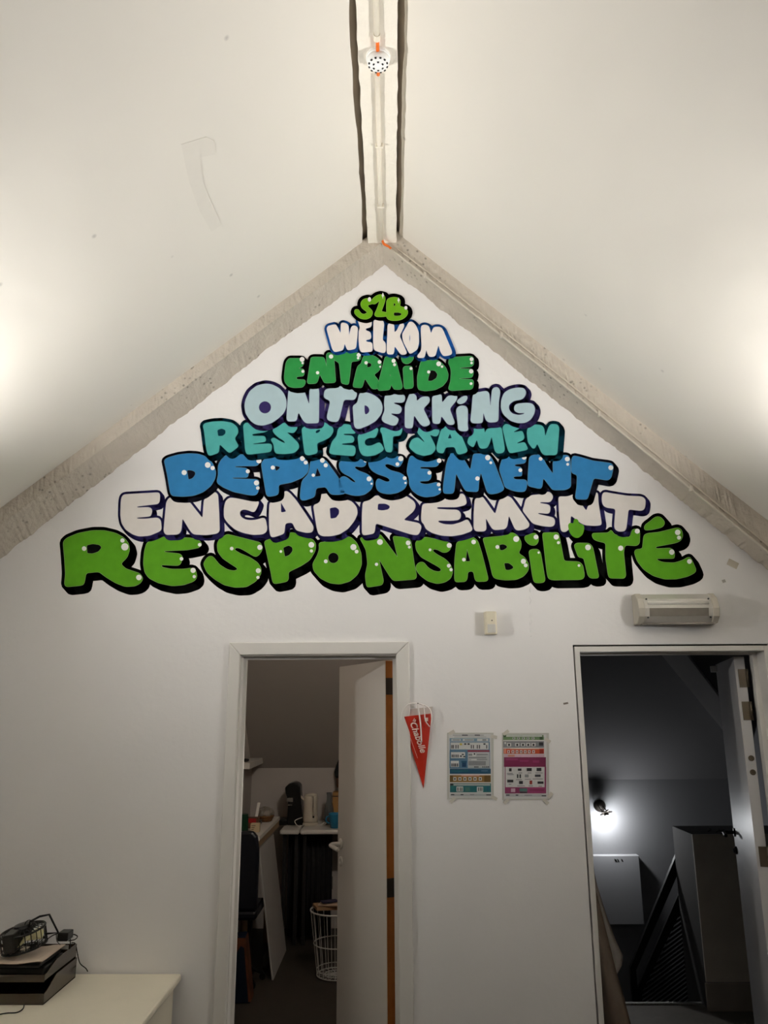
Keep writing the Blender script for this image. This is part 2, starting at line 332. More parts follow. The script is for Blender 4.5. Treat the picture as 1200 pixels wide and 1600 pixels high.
ENCA = [
 ('E','N1',[(70,240),(80,170),(110,140),(250,132),(540,115),(560,140),(555,235),(530,260),(270,290),(275,305),(430,300),(465,330),(450,400),(430,415),(265,430),(280,445),(380,445),(530,430),(570,460),(580,580),(550,605),(430,655),(300,665),(220,640),(130,580),(80,500),(65,400)],[],[]),
 ('N','N1',[(640,230),(680,175),(930,235),(1092,440),(1110,200),(1245,105),(1285,140),(1300,400),(1305,600),(1270,630),(1140,648),(980,640),(940,600),(840,435),(825,600),(790,640),(630,645),(605,600),(625,380)],[],[]),
 ('C','N2',[(240,310),(260,220),(310,180),(680,225),(665,280),(630,350),(600,362),(540,335),(480,325),(435,350),(440,410),(500,455),(580,465),(660,455),(730,430),(760,450),(780,560),(770,610),(720,640),(600,645),(480,620),(380,580),(290,500),(240,430)],[],[]),
 ('A','N3',[(90,240),(180,215),(290,90),(340,120),(420,210),(530,370),(640,540),(630,610),(560,622),(440,595),(410,570),(375,490),(285,500),(275,620),(250,640),(130,678),(100,660),(85,560),(82,380)],[[(230,235),(300,355),(232,368)]],[]),
 ('D','N3',[(635,275),(720,240),(735,125),(805,125),(1020,195),(1120,230),(1180,300),(1190,380),(1150,470),(1070,570),(960,640),(850,662),(750,662),(700,635),(680,560)],[[(840,310),(920,298),(960,330),(960,380),(920,435),(850,445)]],[]),
 ('R','N4',[(215,240),(260,215),(370,155),(760,160),(860,230),(878,290),(850,350),(720,460),(920,500),(950,540),(930,610),(900,650),(820,640),(600,570),(375,500),(365,600),(350,630),(230,652),(205,630),(205,400)],[[(405,255),(500,255),(550,280),(555,305),(530,330),(460,342),(398,335)]],[]),
 ('E','N5',[(80,260),(180,250),(300,210),(340,185),(520,185),(540,140),(580,128),(615,160),(635,250),(610,275),(500,300),(262,298),(262,322),(400,330),(520,332),(560,370),(560,430),(530,460),(440,468),(275,465),(280,490),(360,515),(460,518),(560,490),(640,450),(665,480),(708,570),(690,600),(580,640),(450,662),(320,655),(200,620),(120,570),(100,510),(65,480),(65,400)],[],[]),
 ('M','N5',[(735,200),(770,180),(830,165),(990,390),(1040,210),(1130,155),(1190,180),(1420,510),(1410,550),(1350,580),(1270,592),(1235,570),(1160,400),(1140,540),(1110,575),(980,585),(945,560),(870,430),(880,580),(850,602),(750,602),(722,570),(722,380)],[],[]),
 ('E','N6',[(390,290),(410,200),(480,150),(650,135),(680,105),(720,115),(755,160),(740,210),(710,238),(590,235),(590,250),(690,265),(720,290),(715,360),(690,382),(565,370),(565,385),(650,405),(760,430),(778,470),(770,525),(730,545),(620,535),(500,505),(440,430),(370,340)],[],[]),
 ('N','N7',[(-60,170),(0,155),(120,130),(200,220),(290,350),(310,280),(370,250),(410,110),(435,130),(440,250),(480,500),(470,525),(400,532),(280,525),(220,500),(95,400),(85,560),(40,605),(0,610),(-30,590),(-50,400)],[],[]),
 ('T','N7',[(490,130),(520,110),(620,130),(800,158),(980,165),(1030,200),(1025,290),(1010,330),(970,345),(815,325),(790,560),(770,600),(690,605),(640,570),(640,500),(655,320),(540,305),(495,275),(480,200)],[],[]),
]
DEPA = [
 ('D','D1',[(130,150),(180,120),(300,85),(440,68),(560,75),(640,100),(740,190),(780,300),(770,380),(720,470),(620,550),(500,595),(370,607),(240,600),(210,570),(170,330)],[[(415,275),(470,275),(520,295),(525,330),(490,380),(435,398)]],[(382,307,32),(677,212,36),(738,250,27)]),
 ('E','Z',[(340.6,728),(345,719),(353,711),(380,710),(404,719),(405,725),(400,728),(367,728.2),(367,730),(386,731.5),(388.5,736),(387.5,746),(362,746.2),(364,748),(402,749),(405,752),(403.5,769),(399,774),(389,773.5),(365,768.5),(348,761),(338.5,754),(341,742)],[],[(404.5,720,4),(387.2,736.5,3.2),(400.7,754.5,4),(402.8,762.5,2.8)]),
 ('P','D2',[(305,200),(330,150),(460,90),(800,100),(880,150),(900,230),(890,300),(820,370),(680,430),(520,460),(525,560),(500,590),(400,608),(370,590),(340,420)],[[(475,218),(545,235),(530,265),(490,290),(480,270)]],[(450,245,26),(820,132,31),(861,182,25)]),
 ('A','D3',[(35,180),(60,155),(170,125),(230,150),(400,385),(480,570),(380,585),(300,580),(270,550),(235,485),(110,500),(95,610),(-30,655),(-75,650),(-90,620),(-80,500),(-65,410),(10,330),(35,250)],[[(125,240),(175,350),(95,362)]],[(190,155,30),(231,216,26),(76,340,21)]),
 ('S','D3',[(400,170),(640,130),(740,170),(730,220),(680,240),(600,225),(590,250),(640,285),(740,320),(810,370),(830,440),(800,520),(720,580),(630,598),(560,590),(480,565),(410,560),(390,430),(400,385),(450,350),(500,370),(560,420),(605,435),(600,410),(540,360),(440,310),(400,250)],[],[(727,160,20),(773,386,31),(804,447,14)]),
 ('S','D4',[(-115,160),(-80,110),(80,90),(310,110),(325,150),(280,230),(240,240),(200,220),(130,195),(90,205),(95,235),(160,280),(280,310),(350,360),(375,430),(340,510),(250,560),(140,578),(40,560),(-10,520),(-25,440),(-10,400),(10,380),(60,405),(110,425),(150,420),(155,395),(120,365),(0,325),(-70,285),(-110,230)],[],[(290,133,33),(248,202,24),(338,377,24),(348,437,14)]),
 ('E','D4',[(390,150),(410,95),(770,140),(770,200),(730,235),(530,235),(530,260),(640,265),(672,300),(670,370),(640,410),(515,415),(540,445),(620,455),(750,425),(780,460),(795,560),(720,600),(600,615),(510,590),(430,530),(395,460),(395,380),(365,310),(375,220)],[],[(770,158,29),(648,310,25),(764,457,24),(776,517,15)]),
 ('M','D5',[(60,200),(90,110),(120,60),(150,65),(190,125),(280,140),(360,280),(395,80),(420,70),(560,75),(610,100),(660,190),(780,500),(770,530),(700,565),(610,578),(570,555),(490,300),(465,420),(460,530),(440,548),(310,540),(280,510),(180,310),(155,550),(130,570),(40,570),(20,550),(20,480)],[],[(577,121,33),(615,184,18),(448,381,27)]),
 ('E','D5',[(745,170),(770,120),(840,85),(1040,90),(1060,150),(1040,190),(910,205),(915,230),(1000,240),(1005,340),(990,352),(900,355),(895,375),(920,395),(1040,395),(1070,420),(1060,500),(1040,545),(960,548),(880,530),(790,490),(770,420),(720,270)],[],[(1032,116,30),(984,277,24)]),
 ('N','D6',[(55,120),(90,90),(180,80),(230,130),(270,210),(355,330),(350,170),(380,150),(430,165),(450,90),(540,90),(565,130),(575,300),(575,490),(500,525),(350,525),(320,490),(230,370),(215,490),(190,510),(60,480),(35,460),(40,350)],[],[(198,135,24),(531,138,30),(536,204,18)]),
 ('T','D6',[(585,130),(610,95),(700,115),(850,160),(1080,190),(1110,230),(1080,370),(1040,405),(860,375),(790,620),(770,642),(650,640),(630,620),(650,480),(655,335),(600,320),(580,290)],[],[(1075,246,31)]),
]
RESPECT = [
 ('R','R1',[(135,200),(160,170),(260,150),(380,145),(500,165),(570,220),(580,290),(530,360),(585,460),(480,540),(455,535),(345,430),(335,540),(230,575),(200,565),(180,500),(150,260)],[[(315,255),(370,235),(420,255),(420,300),(385,330),(325,332)]],[]),
 ('E','R1',[(640,190),(680,160),(960,230),(955,260),(900,285),(750,305),(755,330),(900,330),(920,350),(925,400),(760,425),(765,435),(970,425),(1000,440),(995,510),(970,530),(720,560),(680,555),(665,500),(655,380)],[],[]),
 ('S','R2',[(45,250),(100,210),(200,160),(360,210),(350,250),(310,295),(220,280),(300,350),(370,420),(380,480),(320,540),(200,555),(90,550),(70,520),(60,430),(20,375),(60,345),(130,390),(210,425),(190,390),(110,340),(60,290)],[],[]),
 ('P','R2',[(410,235),(460,205),(680,150),(800,220),(810,270),(770,340),(690,385),(600,420),(610,530),(590,550),(490,572),(450,555),(435,450)],[[(585,265),(630,245),(650,260),(620,290),(585,298)]],[]),
 ('E','R2',[(865,240),(930,180),(1020,190),(1085,270),(1080,300),(930,300),(940,320),(1040,325),(1070,360),(1060,410),(910,425),(915,440),(1060,450),(1085,480),(1080,550),(1060,580),(800,560),(755,545),(760,500),(790,400),(850,330)],[],[]),
 ('C','R3',[(150,340),(180,290),(280,260),(390,225),(410,250),(385,330),(360,355),(300,350),(245,375),(235,420),(260,455),(330,450),(410,410),(440,420),(480,490),(460,520),(370,570),(260,585),(200,565),(170,500)],[],[]),
 ('T','R3',[(430,270),(440,220),(660,260),(710,200),(705,280),(680,325),(590,330),(585,510),(570,535),(510,530),(490,490),(455,300)],[],[]),
 ('S','R3',[(890,280),(905,215),(970,265),(1040,280),(1110,245),(1180,255),(1150,330),(1110,335),(1050,310),(1070,350),(1120,450),(1125,500),(1080,555),(980,578),(880,550),(800,480),(795,440),(830,370),(900,345),(990,415),(980,390)],[],[]),
 ('A','R4',[(390,260),(450,200),(590,250),(650,330),(725,510),(710,535),(620,562),(590,545),(565,465),(450,470),(430,530),(410,548),(350,535),(335,490),(345,430)],[[(505,295),(530,360),(475,362)]],[]),
 ('M','R4',[(790,240),(930,225),(940,300),(965,240),(1130,220),(1150,230),(1190,500),(1170,540),(1100,550),(1065,520),(1025,330),(1000,420),(970,480),(900,490),(870,470),(840,370),(800,470),(770,460),(720,420),(740,340),(790,315)],[],[]),
 ('E','R5',[(280,220),(320,175),(440,215),(510,225),(420,275),(425,285),(530,265),(555,340),(545,375),(460,415),(470,425),(560,405),(600,490),(580,505),(380,545),(355,520),(320,400)],[],[]),
 ('N','R5',[(585,280),(600,220),(680,185),(770,195),(800,230),(815,340),(860,210),(890,180),(970,185),(990,230),(965,550),(940,568),(800,568),(770,540),(715,420),(690,480),(660,490),(600,410)],[],[]),
]
ONT = [
 ('O','O1',[(95,350),(110,270),(160,170),(250,100),(350,75),(440,85),(530,130),(590,200),(620,280),(620,370),(590,440),(520,510),(430,570),(330,600),(240,590),(170,540),(110,450)],[circ(352,372,78)],[]),
 ('N','O1',[(645,170),(660,150),(840,155),(905,340),(910,140),(1020,120),(1030,180),(1025,560),(1000,570),(870,572),(830,540),(770,430),(745,545),(640,548),(622,520),(630,350)],[],[]),
 ('T','O2',[(60,150),(240,105),(400,150),(460,180),(460,230),(430,280),(300,275),(240,520),(215,555),(150,552),(95,530),(85,490),(130,290),(60,260),(45,230)],[],[]),
 ('D','O2',[(495,190),(590,185),(690,225),(760,290),(785,370),(770,450),(700,540),(600,600),(480,645),(440,630),(425,590),(415,440),(408,350),(465,320)],[[(555,340),(600,360),(622,410),(600,450),(565,465),(555,420)]],[]),
 ('E','O2',[(810,225),(850,210),(1040,210),(1065,235),(1060,290),(1030,315),(930,310),(920,325),(1000,350),(1025,390),(1010,440),(970,455),(890,445),(890,460),(970,500),(985,530),(955,595),(900,600),(800,560),(770,530),(775,490),(810,410),(800,330)],[],[]),
 ('K','O3',[(320,200),(360,195),(410,230),(405,300),(470,240),(560,235),(575,280),(560,320),(490,385),(575,560),(570,590),(500,617),(450,580),(375,465),(360,620),(340,635),(270,630),(260,600),(262,350)],[],[]),
 ('K','O3',[(600,235),(720,205),(725,320),(800,225),(920,225),(910,280),(820,390),(885,560),(870,590),(800,590),(715,475),(705,560),(680,580),(620,575),(605,550)],[],[]),
 ('I','O3',[(900,400),(930,360),(980,348),(1030,360),(1048,400),(1045,600),(1055,650),(1030,672),(950,668),(925,640),(925,600)],[],[]),
 ('i_dot','O3',[(910,290),(980,235),(1040,225),(1045,265),(1010,315),(950,335),(915,315)],[],[]),
 ('N','O4',[(230,220),(260,190),(400,165),(435,190),(450,365),(470,150),(500,120),(550,120),(575,170),(555,300),(550,530),(530,555),(430,562),(390,530),(362,430),(355,555),(330,570),(230,572),(200,545),(215,400)],[],[]),
 ('G','O4',[(585,280),(620,190),(690,145),(780,125),(870,130),(900,180),(880,240),(840,275),(740,290),(680,340),(680,400),(720,450),(800,470),(870,455),(880,440),(800,445),(745,415),(750,350),(790,325),(900,315),(980,325),(1010,380),(1000,450),(960,520),(890,565),(800,570),(700,540),(610,460),(580,380)],[],[]),
]
ENTR = [
 ('E','E1',[(150,400),(170,260),(215,200),(380,200),(440,205),(450,280),(420,330),(355,355),(450,370),(455,440),(440,475),(330,485),(330,530),(470,535),(470,600),(430,650),(300,660),(210,640),(150,570),(140,500)],[],[(420,215,38),(428,272,18),(433,402,24)]),
 ('N','E1',[(555,195),(590,178),(745,180),(770,200),(805,340),(800,130),(840,105),(900,130),(915,160),(945,560),(920,580),(770,585),(740,530),(695,440),(660,570),(630,590),(520,598),(500,570),(530,380)],[],[(662,424,26),(873,170,34)]),
 ('T','Z',[(521,553),(548,550),(563,552),(564,561),(559,564),(549,565),(545,599),(543,601),(534,599),(533,595),(530,567),(525,564),(522,562)],[],[(560.5,554.8,3.2),(559.5,559.5,2)]),
 ('R','E2',[(290,155),(400,145),(480,180),(545,235),(560,300),(540,370),(500,415),(440,450),(520,555),(510,660),(470,680),(410,675),(300,510),(260,650),(230,660),(125,650),(115,620),(170,380),(195,310),(240,290),(265,200)],[[(340,265),(390,270),(412,300),(390,335),(335,345),(335,300)]],[(320,268,27),(530,256,30),(540,330,16)]),
 ('A','E2',[(620,170),(740,185),(790,250),(830,400),(890,640),(870,685),(760,685),(735,650),(715,600),(690,690),(520,705),(495,660),(530,520),(590,280)],[[(690,440),(712,475),(690,480)]],[(750,238,32),(764,298,24)]),
 ('I','E2',[(895,350),(930,320),(1030,320),(1045,360),(1060,640),(1040,665),(930,678),(912,650),(905,480)],[],[(1022,358,24)]),
 ('i_dot','E2',[(870,200),(880,170),(1060,165),(1060,210),(1020,260),(960,290),(890,265)],[],[]),
 ('D','E3',[(180,240),(430,225),(500,270),(570,350),(605,450),(590,540),(520,630),(400,690),(250,710),(140,690),(125,640),(120,490),(150,350)],[[(330,380),(400,390),(440,450),(420,510),(350,555),(285,555),(290,500)]],[(455,285,38),(507,328,20),(298,412,25)]),
 ('E','E3',[(620,200),(700,180),(960,165),(1000,190),(1000,300),(960,330),(785,345),(785,360),(970,365),(1000,400),(985,480),(960,500),(775,510),(775,520),(980,530),(1000,560),(990,660),(960,685),(860,690),(650,705),(605,680),(640,560),(650,400),(635,330),(605,280)],[],[(968,212,30),(968,272,20),(962,402,34),(960,594,22)]),
]
WELK = [
 ('W','B',[(105,235),(125,195),(240,168),(265,200),(325,320),(330,150),(370,140),(440,170),(455,360),(490,205),(535,185),(590,215),(585,300),(560,545),(430,575),(385,455),(360,570),(230,600),(195,560)],[],[]),
 ('E','B',[(590,100),(805,100),(805,190),(780,215),(710,230),(712,265),(790,290),(800,395),(715,410),(718,440),(815,455),(820,590),(650,605),(620,560),(605,400),(610,270),(630,220)],[],[]),
 ('L','B',[(840,100),(980,105),(1000,160),(985,300),(975,420),(1025,455),(1025,600),(985,615),(845,570),(835,450),(838,250)],[],[]),
 ('K','C',[(60,170),(100,145),(155,165),(160,300),(200,270),(250,165),(290,145),(320,185),(240,350),(355,610),(340,635),(270,645),(165,500),(150,635),(50,635),(45,560),(55,350)],[],[]),
 ('O','C',[(395,130),(445,130),(500,190),(540,290),(545,450),(520,560),(410,630),(385,600),(300,430),(285,320),(350,210),(370,170)],[[(400,290),(412,370),(405,465),(393,400)]],[]),
 ('M','C',[(580,190),(640,175),(700,195),(735,320),(770,225),(800,210),(880,210),(915,245),(1060,590),(1055,640),(930,665),(890,610),(850,480),(800,665),(720,675),(690,650),(660,550),(630,690),(530,690),(520,660),(580,590),(590,500),(580,300)],[],[]),
]
S2B = [
 ('S','A',[(135,420),(150,385),(200,385),(220,420),(250,455),(290,462),(330,445),(340,425),(290,390),(245,350),(235,290),(260,240),(310,215),(370,210),(405,240),(420,300),(350,312),(345,340),(380,370),(420,410),(420,460),(390,510),(320,540),(240,530),(180,490),(140,445)],[],[(373,228,26,36)]),
 ('2','A',[(400,250),(440,200),(500,160),(560,150),(610,170),(620,230),(600,300),(570,380),(556,420),(645,432),(650,490),(560,500),(490,500),(455,480),(455,450),(490,380),(520,300),(535,235),(500,270),(460,300),(430,300),(400,290)],[],[(582,172,20,52)]),
 ('B','A',[(640,260),(660,220),(720,195),(790,195),(845,220),(855,260),(850,310),(845,335),(900,350),(950,370),(975,420),(960,480),(900,530),(830,555),(740,560),(670,545),(640,510),(640,400)],[[(750,280),(775,290),(785,310),(750,350)],[(750,430),(830,430),(885,450),(860,485),(800,490),(750,485)]],[(828,245,20,48),(942,360,24,30)]),
]
def rounded(pts, R):
    out = []; n = len(pts)
    for i in range(n):
        p, a, b = Vector(pts[i]), Vector(pts[i - 1]), Vector(pts[(i + 1) % n])
        la, lb = (a - p).length, (b - p).length
        if la < 1e-6 or lb < 1e-6: continue
        pa = p + (a - p) * (min(R, la * .5) / la); pb = p + (b - p) * (min(R, lb * .5) / lb)
        for k in range(4):
            t = k / 3; out.append(pa * (1 - t) ** 2 + p * 2 * t * (1 - t) + pb * t * t)
    res = []
    for q in out:
        if not res or (q - res[-1]).length > 0.12: res.append(q)
    if (res[0] - res[-1]).length < 0.12: res.pop()
    return res
def hull(pts):
    pts = sorted(set((round(p[0], 4), round(p[1], 4)) for p in pts))
    def half(it):
        h = []
        for p in it:
            while len(h) > 1 and (h[-1][0] - h[-2][0]) * (p[1] - h[-2][1]) - (h[-1][1] - h[-2][1]) * (p[0] - h[-2][0]) <= 0: h.pop()
            h.append(p)
        return h[:-1]
    return half(pts) + half(pts[::-1])
def fill2d(mb, loops, Y):
    ls = [[Vector((p[0], p[1], 0)) for p in l] for l in loops]
    flat = [p for l in ls for p in l]
    tris = tessellate_polygon(ls)
    mb.add([P(p[0], p[1], Y) for p in flat], tris)
def stroke2d(mb, loop, rad, sh, Y, nd=12):
    disc = [(rad * math.cos(2 * math.pi * k / nd), rad * math.sin(2 * math.pi * k / nd)) for k in range(nd)]
    for i in range(len(loop)):
        a, b = loop[i], loop[(i + 1) % len(loop)]
        pts = []
        for c in (a, b):
            for q in disc:
                pts.append((c[0] + q[0], c[1] + q[1]))
                if sh != (0, 0): pts.append((c[0] + q[0] + sh[0], c[1] + q[1] + sh[1]))
        h = hull(pts)
        mb.add([P(x, y, Y) for x, y in h], [list(range(len(h)))])
M_DOT = mat('paint_highlight_white', (240, 240, 238), 0.5, 0.03, 40)
def word(idx, letters, fill, edge, line, rad, sh, R, label, var=0.14):
    Y0 = D - 0.0006 - 0.0008 * idx
    pr = [q for L in letters for q in [(GRID[L[1]][0] + L[2][0][0] / GRID[L[1]][2], GRID[L[1]][1] + L[2][0][1] / GRID[L[1]][2])]]
    c = P(sum(p[0] for p in pr) / len(pr), max(p[1] for p in pr), D)
    t = thing('painted_word', label, 'lettering', tuple(c), 'words of the wall mural')
    mf = mat('word_paint_%d' % idx, fill, 0.85, var, 22, 0.0, detail=3, spec=0.08)
    me_ = mat('word_edge_%d' % idx, edge, 0.85, 0.05, 30, spec=0.08)
    mo = mat('word_outline_%d' % idx, line, 0.9, 0.12, 25, spec=0.03)
    ob = MB()
    for (ch, g, outer, holes, dots) in letters:
        gx, gy, gs = GRID[g]
        tr = lambda p: (gx + p[0] / gs, gy + p[1] / gs)
        lo = rounded([tr(p) for p in outer], R); lh = [rounded([tr(p) for p in h], R * .6) for h in holes]
        fill2d(ob, [lo], Y0); fill2d(ob, [[(p[0] + sh[0], p[1] + sh[1]) for p in lo]], Y0 - .00003)
        stroke2d(ob, lo, rad, sh, Y0 - .00006)
        top = ch == 'i_dot_top'
        Yf = Y0 - .0004 - (.0012 if top else 0)
        lb = MB(); lb.cur = 1
        if not top:
            stroke2d(lb, lo, .55, (0, 0), Yf + .00012, 6)
            for h in lh: stroke2d(lb, h, .45, (0, 0), Yf + .00012, 6)
        lb.cur = 0
        fill2d(lb, [lo] + lh, Yf)
        lo_ = lb.build('letter', [mf, me_], t)
        lo_['label'] = ('painted dot of the letter I' if 'dot' in ch else 'painted acute accent' if ch == 'accent' else 'painted letter ' + ch)
        for d in dots:
            rx, ry = (d[2], d[3]) if len(d) > 3 else (d[2], d[2])
            hb = MB(); ring = [tr((d[0] + rx * math.cos(2 * math.pi * k / 16), d[1] + ry * math.sin(2 * math.pi * k / 16))) for k in range(16)]
            if len(d) > 3 and ry > 40: ring = [tr((d[0], d[1] - ry)), tr((d[0] + rx, d[1] - ry * .1)), tr((d[0] + rx * .3, d[1] + ry * .3)), tr((d[0], d[1] + ry)), tr((d[0] - rx * .3, d[1] + ry * .3)), tr((d[0] - rx, d[1]))]
            fill2d(hb, [ring], Yf - .00025)
            hb.build('highlight_dot', M_DOT, lo_)
    ob.build('outline', mo, t)
word(0, RESP, (84, 146, 34), (122, 150, 100), (7, 8, 7), 5.6, (6.5, 7.5), 4.0, 'green painted word RESPONSABILITÉ with black outline, lowest of the mural')
word(1, ENCA, (226, 221, 216), (150, 148, 165), (34, 31, 74), 4.0, (4.0, 5.0), 4.0, 'white painted word ENCADREMENT with navy outline', 0.05)
word(2, DEPA, (52, 124, 178), (98, 130, 150), (17, 18, 28), 4.5, (4.5, 5.5), 4.0, 'blue painted word DEPASSEMENT with black outline and white dots')
word(3, RESPECT, (84, 174, 170), (60, 125, 125), (8, 44, 58), 5.2, (4.0, 4.5), 3.5, 'teal painted words RESPECT SAMEN with dark teal outline')
word(4, ONT, (180, 204, 212), (120, 125, 155), (52, 44, 92), 5.4, (3.5, 3.5), 4.0, 'pale blue painted word ONTDEKKING with purple outline', 0.06)
word(5, ENTR, (50, 146, 74), (110, 155, 115), (14, 14, 13), 4.5, (4.0, 4.0), 3.0, 'emerald green painted word ENTRAIDE with black outline')
word(6, WELK, (240, 234, 230), (225, 228, 238), (30, 84, 158), 4.2, (2.5, 1.5), 3.5, 'white painted word WELKOM with bright blue outline', 0.04)
word(7, S2B, (112, 176, 32), (150, 190, 90), (16, 18, 12), 5.8, (2.0, 0.5), 3.0, 'lime green painted letters S2B, topmost of the mural')

# ------------------------------------------------------------------ kitchen and stairwell shells behind the gable wall
YK = D + TH
KX0, KX1, KY1 = -1.24, 0.40, 7.1
SX0, SX1, SY1 = 0.72, 2.62, 6.3
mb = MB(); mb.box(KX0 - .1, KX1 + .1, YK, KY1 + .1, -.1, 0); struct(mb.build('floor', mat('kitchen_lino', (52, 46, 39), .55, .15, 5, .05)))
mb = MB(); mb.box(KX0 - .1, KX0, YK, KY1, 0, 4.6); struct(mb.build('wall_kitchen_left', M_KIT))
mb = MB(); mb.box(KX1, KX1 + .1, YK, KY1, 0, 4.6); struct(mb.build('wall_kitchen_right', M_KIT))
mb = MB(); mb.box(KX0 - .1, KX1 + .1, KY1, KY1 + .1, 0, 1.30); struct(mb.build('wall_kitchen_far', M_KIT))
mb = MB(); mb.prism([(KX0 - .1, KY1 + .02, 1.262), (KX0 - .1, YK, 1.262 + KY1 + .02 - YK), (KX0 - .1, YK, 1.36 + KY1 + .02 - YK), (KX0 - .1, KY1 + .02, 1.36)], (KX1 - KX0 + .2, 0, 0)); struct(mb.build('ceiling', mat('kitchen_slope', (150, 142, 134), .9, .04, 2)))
M_STF = mat('stair_landing_floor', (110, 104, 96), .6, .2, 14, .1, 60)
mb = MB(); mb.box(SX0 - .1, SX1 + .1, YK, 5.40, -.12, 0); struct(mb.build('floor', M_STF))
mb = MB(); mb.box(SX0 - .1, SX1 + .1, 5.40, SY1 + .1, -2.3, -2.2); struct(mb.build('floor', M_STF))
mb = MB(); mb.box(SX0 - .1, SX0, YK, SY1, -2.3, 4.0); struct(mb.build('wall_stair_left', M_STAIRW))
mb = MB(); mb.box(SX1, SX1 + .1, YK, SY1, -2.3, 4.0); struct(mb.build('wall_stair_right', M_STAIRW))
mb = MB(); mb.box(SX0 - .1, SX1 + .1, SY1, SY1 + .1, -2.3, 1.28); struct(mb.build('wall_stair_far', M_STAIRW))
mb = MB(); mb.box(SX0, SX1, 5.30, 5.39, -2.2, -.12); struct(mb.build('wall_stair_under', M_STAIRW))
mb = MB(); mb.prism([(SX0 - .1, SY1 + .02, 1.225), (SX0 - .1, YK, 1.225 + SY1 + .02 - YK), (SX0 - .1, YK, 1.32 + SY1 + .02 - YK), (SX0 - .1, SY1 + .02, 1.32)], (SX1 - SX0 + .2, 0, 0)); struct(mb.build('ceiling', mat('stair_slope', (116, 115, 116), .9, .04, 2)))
def SS(x, y, off=0.0):                    # point on the stairwell slope
    d = ray(x, y); t = (1.235 + SY1 - off - CAMH) / (d.z + d.y); return CAM + d * t
q = [SS(1020, 1000, .0), SS(1059, 1000, .0), SS(1170, 1145, .0), SS(1172, 1187, .0)]
mb = MB(); mb.prism(q, (0, -.07, -.07)); struct(mb.build('trim_4', mat('stair_brace', (186, 184, 184), .8, .05)))
# half-height boxed wall by the stairs, with its skirting board
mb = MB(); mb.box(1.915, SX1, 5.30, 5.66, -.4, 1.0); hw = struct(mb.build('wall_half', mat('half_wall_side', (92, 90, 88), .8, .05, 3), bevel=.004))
mb = MB(); mb.box(1.913, SX1 - .002, 5.288, 5.2995, 0.156, 1.001); mb.build('lit_front_face', mat('half_wall_lit_front', (214, 205, 192), .8, .05, 3), hw)  # added face: light from the main room put into its paler colour
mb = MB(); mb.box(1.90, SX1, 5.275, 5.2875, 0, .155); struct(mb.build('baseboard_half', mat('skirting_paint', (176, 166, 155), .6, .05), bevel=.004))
mb = MB()
for (xa, ya, xb, yb) in [(2.06, 5.40, 2.12, 5.52), (2.10, 5.37, 2.17, 5.50), (2.14, 5.42, 2.19, 5.47)]: mb.tube([(xa, ya, 1.001), ((xa + xb) / 2 + .01, (ya + yb) / 2, 1.001), (xb, yb, 1.001)], .004, 5)
mb.build('scratch_marks', M_DARK, hw)['label'] = 'dark scuffs on the ledge'

# ------------------------------------------------------------------ door 1 (kitchen): mitred casing, lining with stop, leaf swung inwards
d1 = sroot('door_1', (-0.34, D, 0))
CX0, CX1, CZ = -0.752, 0.081, 2.097
IX0, IX1, IZ = -0.699, 0.021, 2.040
yc0, yc1 = D - .016, D - .0005
for name, pts in (('casing', [(CX0, CZ), (CX1, CZ), (IX1, IZ), (IX0, IZ)]), ('casing', [(CX0, CZ), (IX0, IZ), (IX0, 0), (CX0, 0)]), ('casing', [(CX1, CZ), (CX1, 0), (IX1, 0), (IX1, IZ)])):
    mb = MB(); mb.prism([(x, yc1, z) for x, z in pts], (0, yc0 - yc1, 0)); mb.build(name, M_FRAME, d1, bevel=.004)
mb = MB(); mb.box(LX0 + .001, IX0 + .004, D, YK, 0, IZ); mb.build('lining', M_FRAME, d1)
mb = MB(); mb.box(IX1 - .004, LX1 - .001, D, YK, 0, IZ); mb.build('lining', M_FRAME, d1)
mb = MB(); mb.box(LX0 + .001, LX1 - .001, D, YK, IZ - .004, LZ - .001); mb.build('lining', M_FRAME, d1)
for a in ((IX0 + .004, IX0 + .018, 0, IZ - .018), (IX1 - .018, IX1 - .004, 0, IZ - .018), (IX0 + .004, IX1 - .004, IZ - .018, IZ - .004)):
    mb = MB(); mb.box(a[0], a[1], D + .06, D + .085, a[2], a[3]); mb.build('door_stop', M_FRAME, d1)
A = Vector((-.032, YK + .004, 0)); B = P(530, 1100, 4.34); B.z = 0
dv = (B - A).normalized(); dv = Vector((dv.x, dv.y, 0)); nv = Vector((dv.y, -dv.x, 0))   # along the leaf, through its thickness (to the right)
LW = (B - A).length; LT = .038
M_LEAF = mat('door_leaf_paint', (205, 201, 195), .45, .03, 4)
M_RAW = mat('raw_orange_wood', (150, 88, 36), .6, .2, 30)
M_HINGE = mat('dark_hinge_steel', (52, 46, 40), .5, .1, metal=.5)
mb = MB(); mb.obox(A + Vector((0, 0, .008)), dv * LW, nv * LT, Vector((0, 0, 2.012))); leaf = mb.build('leaf', M_LEAF, d1)
mb = MB(); mb.obox(A - dv * .004 + nv * .002 + Vector((0, 0, .008)), dv * .004, nv * (LT - .003), Vector((0, 0, 2.01))); e_ = mb.build('hinge_edge', M_RAW, leaf); e_['label'] = 'unpainted orange wooden edge'
for z in (1.86, .98, .3):
    mb = MB(); mb.obox(A - dv * .006 + nv * .001 + Vector((0, 0, z)), dv * .003, nv * .036, Vector((0, 0, .078))); mb.build('hinge', M_HINGE, leaf)
M_NYL = mat('white_nylon', (226, 222, 214), .3, .02)
hc = A + dv * (LW - .052)
def hp(s, n, z): return hc + dv * s - nv * n + Vector((0, 0, z))
mb = MB(); mb.lathe(hp(0, 0, 1.115), [(.026, 0), (.026, .006), (.022, .009)], 20, axis=-nv); mb.build('handle_rose', M_NYL, leaf, smooth=True)
